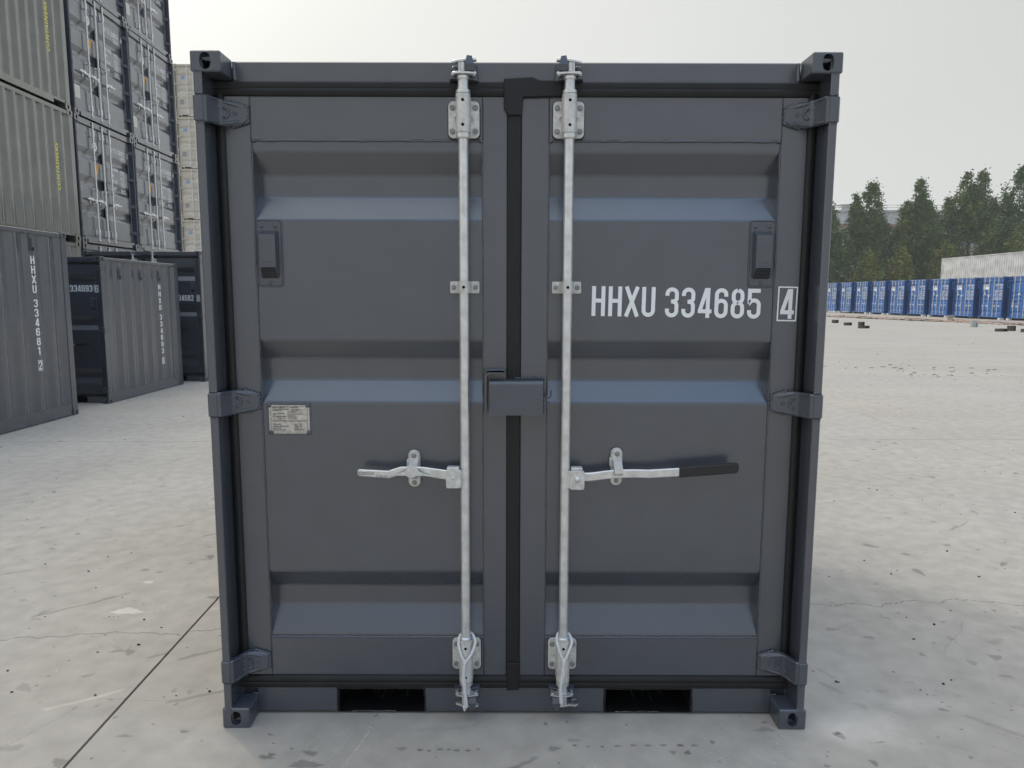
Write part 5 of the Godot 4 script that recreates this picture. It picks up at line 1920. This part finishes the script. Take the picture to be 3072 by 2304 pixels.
func minis() -> void:
	small_box("large dark grey container closest of all, with data plate and white number 334685", Vector3.ZERO, 2.04, 2.263, 2.26, "334685", "4", {"full": true})
	small_box("dark grey container cut by the frame's left edge, side lettered 334681 downwards", Vector3(-6.55, 0, -4.37), 2.04, 2.263, 2.26, "334681", "2",
		{"side": 5, "side_top": 1.953, "side_pitch": 0.111, "side_vents": [1, 3, 5], "side_vent_y": 1.985, "group": "small dark grey containers standing along the yard"})
	small_box("smaller dark grey container with three side vents and 334693 on both door and side", Vector3(-6.595, 0, -7.49), 1.95, 2.03, 2.26, "334693", "6",
		{"side": 5, "side_top": 1.872, "side_pitch": 0.120, "side_vents": [1, 3, 5], "side_vent_y": 1.915, "text_y": 1.732, "tilt": 0.0, "box_x": 0.848, "digits_x": 0.497, "vent_y": 1.425, "group": "small dark grey containers standing along the yard"})
	small_box("dark grey container behind the smaller one, door number ending 34682 and two lock rods on top", Vector3(-6.405, 0, -10.1), 2.03, 2.263, 2.26, "334682", "8",
		{"tilt": 0.0, "text_y": 1.415, "group": "small dark grey containers standing along the yard"})
	cord("cord", "white twisted cord looped round the foot of the lock rod left of the centre seal", [
		[Vector3(-0.1755, 0.052, -0.028), Vector3(-0.174, 0.09, -0.022), Vector3(-0.1735, 0.14, -0.019), Vector3(-0.176, 0.19, -0.018), Vector3(-0.176, 0.236, -0.02), Vector3(-0.187, 0.262, -0.024), Vector3(-0.196, 0.295, -0.036), Vector3(-0.192, 0.318, -0.052), Vector3(-0.172, 0.322, -0.074), Vector3(-0.150, 0.322, -0.060), Vector3(-0.139, 0.31, -0.042), Vector3(-0.138, 0.296, -0.034), Vector3(-0.152, 0.262, -0.024), Vector3(-0.172, 0.236, -0.018), Vector3(-0.1765, 0.21, -0.015)],
		[Vector3(-0.1765, 0.215, -0.014), Vector3(-0.179, 0.18, -0.014), Vector3(-0.175, 0.14, -0.015), Vector3(-0.170, 0.10, -0.018), Vector3(-0.168, 0.078, -0.02), Vector3(-0.172, 0.062, -0.026), Vector3(-0.178, 0.07, -0.02)]], 0.0046)
	cord("cord", "white twisted cord looped round the foot of the lock rod right of the centre seal", [
		[Vector3(0.166, 0.075, -0.026), Vector3(0.164, 0.12, -0.02), Vector3(0.162, 0.165, -0.018), Vector3(0.168, 0.205, -0.017), Vector3(0.1705, 0.238, -0.02), Vector3(0.158, 0.272, -0.026), Vector3(0.149, 0.30, -0.038), Vector3(0.152, 0.322, -0.056), Vector3(0.172, 0.326, -0.074), Vector3(0.192, 0.322, -0.058), Vector3(0.201, 0.305, -0.042), Vector3(0.196, 0.288, -0.032), Vector3(0.182, 0.258, -0.022), Vector3(0.172, 0.236, -0.017), Vector3(0.170, 0.212, -0.015)],
		[Vector3(0.170, 0.216, -0.014), Vector3(0.171, 0.19, -0.013), Vector3(0.163, 0.16, -0.015), Vector3(0.161, 0.12, -0.017), Vector3(0.163, 0.085, -0.022)]], 0.0046)

func stacks() -> void:
	# side-on containers
	var rows := ["lowest", "middle", "upper"]
	for k in 3:
		var c := thing("shipping_container", ["olive grey side-on container at the foot of its stack, almost hidden by dark grey containers", "olive grey side-on container with vertical yellow lettering, one above the ground", "olive grey side-on container with vertical yellow lettering, top of its stack"][k], "container", Vector3(-8.89 + [0.0, 0.01, -0.01][k], 2.591 * k, -12.56), PI / 2 + 0.03, "olive grey containers stacked side-on")
		long_box(c, k > 0)
	# door ends
	var d := {"paint": mats.slate, "dark": mats.slate_dark, "w": 2.438, "h": 2.591, "bands": [1.95, 1.375, 0.79], "rods": [-0.494, -0.124, 0.181], "clamps": [1.17], "rod_r": 0.018,
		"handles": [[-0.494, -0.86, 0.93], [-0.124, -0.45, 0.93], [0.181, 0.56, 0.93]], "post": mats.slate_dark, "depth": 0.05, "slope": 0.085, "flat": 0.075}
	var nums := [[["260070", "5", false], ["260071", "1", false], ["260074", "8", true], ["260078", "3", true]], [["260079", "0", false], ["260080", "9", false], ["260075", "3", true], ["260077", "4", true]]]
	var names := [["slate grey door-end container at the foot of the first door stack, mostly hidden", "slate grey door-end container on the second level, dull plate, in the first door stack", "slate grey door-end container on the third level, pale plate, in the first door stack", "slate grey door-end container cut by the frame's top, in the first door stack"],
		["slate grey door-end container at the foot of the farther door stack, mostly hidden", "slate grey door-end container on the second level, dull plate, in the farther door stack", "slate grey door-end container on the third level, pale plate, in the farther door stack", "slate grey door-end container cut by the frame's top, in the farther door stack"]]
	var place := [Vector3(-8.9066 - 0.047, 0, -12.674 - 1.2185), Vector3(-9.0774 - 0.041, 0, -15.268 - 1.2185)]
	var proto: Node3D = null
	for a in 2:
		for k in 4:
			var at: Vector3 = place[a] + Vector3(0.012 * ((k * 7 + a * 3) % 3 - 1), 2.591 * k, 0.01 * ((k * 5 + a) % 3 - 1))
			var turn: float = PI / 2 + [0.039, 0.034][a]
			var c: Node3D
			if proto == null:
				c = thing("shipping_container", names[a][k], "container", at, turn, "slate grey containers stacked with doors to the yard")
				big_box(c, d)
				proto = c
			else:
				c = proto.duplicate()
				for ch in c.get_children():
					if ch.name in ["number_lettering", "round_emblem", "warning_triangle", "data_plate", "lock_box"]:
						c.remove_child(ch)
						ch.free()
				c.name = numbered(self, "shipping_container")
				add_child(c, true)
				c.position = at
				c.rotation.y = turn
				c.set_meta("label", names[a][k])
			slate_marks(c, nums[a][k][0], nums[a][k][1], nums[a][k][2])
			var lb := MB.new()
			lb.span(Vector3(-0.05, 1.225, -0.085), Vector3(0.165, 1.365, -0.022), 0.008)
			var lk := MB.new()
			lk.span(Vector3(-0.085, 1.215, -0.085), Vector3(-0.052, 1.385, -0.018), 0.004)
			put("lock_box", [lb, mats.slate, lk, mats.slate_dark], c)
	# beige stack far behind
	var e := {"paint": mats.beige, "dark": mats.beige, "w": 2.438, "h": 2.896, "bands": [2.35, 1.80, 1.50, 0.50], "rods": [-0.50, -0.16, 0.16, 0.50], "clamps": [1.5], "rod_r": 0.02,
		"handles": [[-0.50, -0.86, 1.12], [-0.16, -0.44, 1.12], [0.16, 0.44, 1.12], [0.50, 0.86, 1.12]], "depth": 0.04, "slope": 0.08, "flat": 0.05, "seal": mats.beige_gap, "slot": [-0.86, -0.45], "keep": mats.beige}
	var bc := thing("shipping_container", "", "container", Vector3(-18.10, 0.1, -40.0), 0.0, "beige containers stacked behind the slate grey ones")
	big_box(bc, e)
	var mk := MB.new()
	ring_shape(mk, Vector3(-0.75, 2.16, -0.0845), 0.07, 0.11)
	ring_shape(mk, Vector3(-0.75, 2.16, -0.0845), 0.0, 0.05)
	put("round_emblem", [mk, mats.blue_mark], bc)
	var mp := MB.new()
	mp.prism(rrect(-0.86, 0.83, 0.24, 0.27, 0.015, 2), -0.092, -0.085)
	put("data_plate", [mp, mats.grey_plate], bc)
	var hs := MB.new()
	for k in 4:
		for sx in [-1.0, 1.0]:
			var x: float = sx * 0.66 - 0.16 + k * 0.1
			hs.quad(Vector3(x, 2.80, -0.0385), Vector3(x + 0.045, 2.80, -0.0385), Vector3(x + 0.085, 2.865, -0.0385), Vector3(x + 0.04, 2.865, -0.0385))
	put("height_marks", [hs, mats.tan], bc)
	var dg := MB.new()
	for sx in [-1.0, 1.0]:
		for k in 3:
			dg.span(Vector3(sx * 1.155 - 0.022, 0.32 + k * 0.76, -0.003), Vector3(sx * 1.155 + 0.022, 0.98 + k * 0.76, -0.006))
	put("post_gap", [dg, mats.beige_gap], bc)
	var ordn := ["bottom", "second", "third", "fourth", "topmost"]
	for col in 2:
		for k in 5:
			var lab := "beige container, %s level of the column beside the big container's post" % ordn[k] if col == 0 else "beige container, %s level, only its post showing beside the slate doors" % ordn[k]
			var at := Vector3(-18.10 - col * 2.50, 0.1 + 2.896 * k, -40.0 - col * 0.05)
			if col == 0 and k == 0:
				bc.set_meta("label", lab)
			else:
				copy_of(bc, at, 0.0, lab)

func blue_row() -> void:
	var d := {"paint": mats.blue, "dark": mats.blue_dark, "w": 2.438, "h": 2.896, "bands": [2.50, 1.76, 1.47, 1.18, 0.48], "rods": [-0.80, -0.30, 0.22, 0.66], "clamps": [1.6], "rod_r": 0.026,
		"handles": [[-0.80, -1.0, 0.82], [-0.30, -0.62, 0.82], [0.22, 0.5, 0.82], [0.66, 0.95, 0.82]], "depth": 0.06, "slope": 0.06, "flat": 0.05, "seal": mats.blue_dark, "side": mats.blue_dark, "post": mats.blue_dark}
	var c := thing("shipping_container", "", "container", Vector3.ZERO, -PI / 2, "blue containers in a row across the yard")
	big_box(c, d)
	var z := -0.0845
	var k := MB.new()
	k.quad(Vector3(-0.98, 2.0, z), Vector3(-0.42, 2.0, z), Vector3(-0.42, 2.36, z), Vector3(-0.98, 2.36, z))
	var ki := MB.new()
	type_(ki, "A10", Vector3(-0.93, 2.04, z + 0.002), Vector3.RIGHT, Vector3.UP, 0.36, 0.72)
	put("lot_sign", [k, mats.white, ki, mats.blue_dark], c)
	var tx := MB.new()
	write(tx, "22G1", Vector3(0.72, 2.05, z), Vector3.RIGHT, Vector3.UP, 0.13, 0.085, 1.3)
	write(tx, "GVTU", Vector3(0.28, 2.24, z), Vector3.RIGHT, Vector3.UP, 0.13, 0.075, 1.2)
	write(tx, "260019", Vector3(0.62, 2.24, z), Vector3.RIGHT, Vector3.UP, 0.13, 0.075, 1.2)
	for i in 5:
		type_(tx, ["MAX GR.", "TARE", "NET", "CU.CAP.", "PAYLOAD"][i], Vector3(0.24, 1.80 - i * 0.145, z + 0.001), Vector3.RIGHT, Vector3.UP, 0.11, 0.7)
		type_(tx, ["30.480 KG", "2.220 KG", "28.260 KG", "33.2 CU.M", "62.290 LB"][i], Vector3(0.68, 1.80 - i * 0.145, z + 0.001), Vector3.RIGHT, Vector3.UP, 0.11, 0.6)
	tx.tri(Vector3(-0.96, 1.62, z), Vector3(-0.68, 1.62, z), Vector3(-0.82, 1.86, z))
	tx.tri(Vector3(-0.50, 1.60, z), Vector3(-0.40, 1.34, z), Vector3(-0.22, 1.60, z))
	put("door_lettering", [tx, mats.white], c)
	var hs := MB.new()
	for sx in [-1.0, 1.0]:
		hs.quad(Vector3(sx * 0.82 - 0.18, 2.80, -0.0385), Vector3(sx * 0.82 + 0.18, 2.80, -0.0385), Vector3(sx * 0.82 + 0.18, 2.87, -0.0385), Vector3(sx * 0.82 - 0.18, 2.87, -0.0385))
	put("height_marks", [hs, mats.tan], c)
	var fr := MB.new()
	frame2(fr, Vector3(1.2185, 2.1, -0.28), Vector3(0, 0, -1), Vector3.UP, 0.26, 0.5, 0.035)
	put("side_frame_mark", [fr, mats.blue_mark], c)
	var nth := ["", "second", "third", "fourth", "fifth", "sixth", "seventh", "eighth", "ninth", "farthest"]
	var p0 := Vector3(34.34, 0.1, -46.03)
	var stp := Vector3(-0.14, 0.0, -2.9)
	for i in 10:
		var at: Vector3 = p0 + stp * i
		if i == 0:
			c.position = at
			c.set_meta("label", "blue container cut by the frame's right edge, brown plate on its door, no lot sign")
		else:
			var lab := "blue container with A10 lot sign, %s in the row counted from the frame's right edge" % nth[i] if i < 9 else "blue container at the far end of the row, partly behind the big container's post"
			copy_of(c, at, -PI / 2, lab)
	var word := ["first", "second", "third", "fourth", "fifth", "sixth", "seventh", "eighth", "ninth", "farthest"]
	for i in 10:
		for e in [-1.0, 1.0]:
			var kb := MB.new()
			kb.cbox(Vector3(0, 0.064, 0), Vector3(0.3, 0.129, 0.22), 0.01)
			var o := put("support_block", [kb, mats.shed if (i + int(e)) % 3 else mats.brick], self, p0 + stp * i + Vector3(0.06, -0.13, e * 1.12))
			tag(o, "small block under the %s front corner of the %s blue container from the right" % ["far" if e < 0 else "near", word[i]], "block", "blocks under the blue containers")
	# the first one carries no lot sign but a brown plate
	for ch in c.get_children():
		if ch.name == "lot_sign" or ch.name == "door_lettering":
			c.remove_child(ch)
			ch.free()
	var pp := MB.new()
	pp.prism(rrect(-0.92, 0.98, 0.2, 0.36, 0.01, 2), -0.095, -0.085)
	put("data_plate", [pp, mats.tan], c)
	var w2 := MB.new()
	w2.tri(Vector3(-0.5, 1.62, z), Vector3(-0.22, 1.62, z), Vector3(-0.36, 1.86, z))
	put("door_mark", [w2, mats.white], c)

func bucket(label: String, at: Vector3, m: Material, mark: bool) -> void:
	var root := thing("bucket", label, "bucket", at, 0.0, "plastic buckets on the yard")
	var b := MB.new()
	b.lathe([Vector2(0.0, 0.004), Vector2(0.145, 0.0), Vector2(0.15, 0.02), Vector2(0.175, 0.33), Vector2(0.185, 0.332), Vector2(0.187, 0.375), Vector2(0.178, 0.377), Vector2(0.17, 0.33), Vector2(0.14, 0.02), Vector2(0.0, 0.02)], 24)
	put("body", [b, m], root)
	var h := MB.new()
	var pts := PackedVector3Array()
	for k in 15:
		var a := PI * k / 14
		pts.append(Vector3(cos(a) * 0.19, 0.33 - sin(a) * 0.14, sin(a) * 0.10 + 0.10 * sin(a)))
	h.tube(pts, 0.004, 5)
	put("handle", [h, mats.bolt], root)
	if mark:
		var k := MB.new()
		k.xf = Transform3D(Basis(Vector3.UP, 0.2) * Basis(Vector3.RIGHT, 0.08), Vector3(0, 0, 0))
		k.prism(PackedVector2Array([Vector2(0.0, 0.25), Vector2(0.05, 0.21), Vector2(0.09, 0.15), Vector2(0.06, 0.17), Vector2(0.075, 0.12), Vector2(0.03, 0.17), Vector2(-0.02, 0.21)]), 0.168, 0.186)
		k.prism(PackedVector2Array([Vector2(0.0, 0.075), Vector2(0.1, 0.075), Vector2(0.1, 0.10), Vector2(0.0, 0.10)]), 0.15, 0.176)
		put("printed_mark", [k, mats.blue_dark], root)

func yard_things() -> void:
	bucket("dusty white plastic bucket standing nearer the blue containers", Vector3(29.35, -0.03, -45.56), mats.bucket_dusty, false)
	bucket("pale plastic bucket with a dark printed mark, beside the rubble strip", Vector3(23.79, -0.03, -34.48), mats.bucket, true)
	brick("grey block lying alone, nearest the big container's post", 19.1, -39.92, Vector3(0.32, 0.22, 0.22), 0.2, -0.03)
	brick("grey block with a pale top, between the lone block and the stacked pair", 18.2, -36.4, Vector3(0.38, 0.19, 0.22), 0.3, -0.03)
	brick("lower flat block of the stacked pair on the yard", 17.28, -32.75, Vector3(0.52, 0.13, 0.24), 0.35, 0.0)
	brick("upper block of the stacked pair on the yard", 17.15, -32.75, Vector3(0.24, 0.19, 0.2), 0.25, 0.13)
	brick("long dark block near the frame's right edge", 22.1, -29.9, Vector3(0.55, 0.13, 0.24), 0.35, 0.0)
	brick("tall square block behind the long dark one", 22.9, -30.4, Vector3(0.30, 0.24, 0.22), 0.35, 0.0)
	brick("dark block closest to the frame's right edge", 22.75, -29.2, Vector3(0.48, 0.15, 0.24), 0.35, 0.0)

func far_side() -> void:
	# long pale shed behind the blue row
	var s := thing("shed", "long white shed with ribbed metal wall behind the blue containers", "shed", Vector3(44.0, -0.03, -71.5), 0.0)
	var hgt := 5.55
	for k in 96:
		var p := MB.new()
		var z := 0.3 * k
		var pts := PackedVector3Array()
		for q in [Vector2(0.03, 0.0), Vector2(0.03, 0.17), Vector2(-0.012, 0.20), Vector2(-0.012, 0.27), Vector2(0.03, 0.2999)]:
			pts.append(Vector3(q.x, 0.0, z + q.y))
		p.strip(pts, Vector3(0, hgt - 0.12, 0), 0.95)
		put("wall_panel", [p, mats.shed], s)
	var tr := MB.new()
	tr.span(Vector3(-0.05, hgt - 0.12, -0.04), Vector3(0.12, hgt, 28.9))
	tr.span(Vector3(-0.045, 0.0, -0.05), Vector3(0.08, hgt - 0.12, 0.0))
	put("edge_trim", [tr, mats.shed], s)
	var bd := MB.new()
	bd.span(Vector3(0.035, 0.0, 0.0), Vector3(14.0, hgt - 0.05, 28.8))
	bd.hexa([Vector3(-0.05, hgt - 0.04, 28.9), Vector3(14.1, hgt - 0.04, 28.9), Vector3(14.1, hgt - 0.04, -0.04), Vector3(-0.05, hgt - 0.04, -0.04),
		Vector3(-0.05, hgt + 0.0, 28.9), Vector3(7.0, hgt + 0.25, 28.9), Vector3(7.0, hgt + 0.25, -0.04), Vector3(-0.05, hgt + 0.0, -0.04)])
	put("roof", [bd, mats.shed], s)
	# works building beyond the trees
	var b := thing("building", "pale industrial building with roof railing and red brown band, seen between the trees", "building", Vector3(54.0, -0.03, -130.0), 0.0)
	var w := MB.new()
	w.span(Vector3(0, 14.8, 0), Vector3(40, 17.0, -30))
	put("upper_wall", [w, mats.bldg], b)
	var w2 := MB.new()
	w2.span(Vector3(0.15, 9.0, -0.1), Vector3(39.9, 14.4, -29.9))
	w2.span(Vector3(0.15, 0.0, -0.1), Vector3(39.9, 8.995, -29.9))
	put("lower_wall", [w2, mats.bldg_low], b)
	var w4 := MB.new()
	w4.span(Vector3(-3.0, 0.0, 8.0), Vector3(7.0, 9.4, 0.2))
	put("annex", [w4, mats.bldg], b)
	var w3 := MB.new()
	w3.span(Vector3(-0.05, 14.4, 0.06), Vector3(40.05, 14.8, -30))
	put("band", [w3, mats.bldg_band], b)
	var rf := MB.new()
	rf.span(Vector3(-0.3, 17.0, 0.3), Vector3(40.3, 17.3, -30.3))
	put("roof", [rf, mats.bldg], b)
	for k in 20:
		var gl := MB.new()
		gl.span(Vector3(1.0 + k * 1.95, 11.0, -0.06), Vector3(2.3 + k * 1.95, 12.8, -0.12))
		put("window", [gl, mats.glass], b)
	var rl := MB.new()
	for k in 21:
		rl.tube(PackedVector3Array([Vector3(k * 2.0, 17.3, 0.1), Vector3(k * 2.0, 18.2, 0.1)]), 0.035, 5)
	for yy in [17.75, 18.2]:
		rl.tube(PackedVector3Array([Vector3(0, yy, 0.1), Vector3(40, yy, 0.1)]), 0.035, 5)
	put("railing", [rl, mats.bolt], b)
	var vt := MB.new()
	vt.xf = Transform3D(Basis.IDENTITY, Vector3(7.4, 17.3, -2.0))
	vt.lathe([Vector2(0.7, 0.0), Vector2(0.7, 0.9), Vector2(1.9, 1.1), Vector2(1.6, 1.35), Vector2(0.0, 1.5)], 16)
	put("roof_vent", [vt, mats.shed], b)
	var green := [Color(0.102, 0.133, 0.049), Color(0.081, 0.119, 0.049), Color(0.119, 0.142, 0.049), Color(0.070, 0.102, 0.043)]
	var mixed := [Color(0.109, 0.138, 0.049), Color(0.087, 0.119, 0.046), Color(0.167, 0.167, 0.052), Color(0.145, 0.128, 0.058), Color(0.075, 0.104, 0.043)]
	var warm := [Color(0.217, 0.203, 0.058), Color(0.145, 0.160, 0.051), Color(0.232, 0.160, 0.065), Color(0.102, 0.131, 0.043)]
	# [label, x, z, top, lobes, tints, seed, count]
	tree("narrow green tree half hidden by the big container's right post", 41.2, -93.0, 14.0, [[0.0, 1.5, 14.0, 2.6, 0.8], [1.2, 2.0, 9.5, 1.6, 0.8]], green, 3, 1.5, 420)
	tree("bushy green tree with twin tops, the one nearest the far building's roof vent", 47.2, -95.0, 16.3, [[0.8, 7.0, 16.5, 1.9, 0.75], [-1.35, 6.5, 15.0, 1.1, 0.75], [-0.6, 2.0, 12.4, 2.7, 0.9], [1.6, 1.0, 10.0, 2.2, 0.9]], mixed, 4, 1.0, 640)
	tree("green tree with a slim pointed top, left of the tallest trees", 54.2, -95.0, 16.9, [[0.25, 10.0, 17.0, 1.2, 0.7], [-1.4, 5.0, 14.0, 1.7, 0.8], [0.2, 2.0, 14.6, 3.0, 0.95], [1.5, 5.0, 13.2, 1.7, 0.8]], mixed, 5, 1.0, 640)
	tree("tall broad green tree with an uneven top above the white shed", 61.2, -95.0, 18.0, [[-0.6, 9.0, 17.8, 2.0, 0.8], [1.4, 9.0, 18.1, 1.7, 0.75], [-2.9, 5.0, 14.6, 1.5, 0.8], [0.4, 3.0, 16.0, 3.7, 0.95], [3.0, 4.0, 14.4, 1.7, 0.85]], mixed, 6, 1.5, 800)
	tree("tall dark green tree cut by the frame's right edge", 68.6, -96.0, 18.6, [[0.0, 3.0, 18.8, 3.0, 0.9], [-1.9, 4.0, 15.2, 1.8, 0.85], [2.0, 4.0, 16.0, 2.4, 0.9]], green, 7, 1.5, 620)
	tree("dark green tree standing back between the twin topped and slim topped trees", 51.2, -99.0, 12.6, [[0.0, 1.5, 12.8, 2.4, 0.95], [-1.0, 4.0, 13.2, 0.8, 0.8]], green, 8, 1.0, 380)
	tree("dark green tree standing back left of the tall broad one", 57.8, -99.0, 14.8, [[0.0, 1.5, 14.6, 2.3, 0.9]], green, 9, 1.0, 380)
	tree("low yellowing tree in front, left of all others above the blue row", 45.6, -90.0, 7.0, [[0.0, 0.8, 7.0, 1.7, 0.9]], warm, 10, 0.8, 230)
	tree("low yellow green sapling in front of the slim pointed tree", 49.8, -90.0, 7.6, [[0.0, 1.0, 7.6, 1.3, 0.9]], warm, 11, 0.8, 190)
	tree("low reddish yellow tree just left of the white shed's end", 55.4, -90.0, 8.2, [[0.0, 1.0, 8.0, 2.0, 0.9]], warm, 12, 0.8, 240)
	tree("low orange tinged tree rising over the white shed's roof", 65.6, -92.0, 9.6, [[0.0, 1.0, 9.6, 1.8, 0.9]], warm, 13, 0.8, 240)
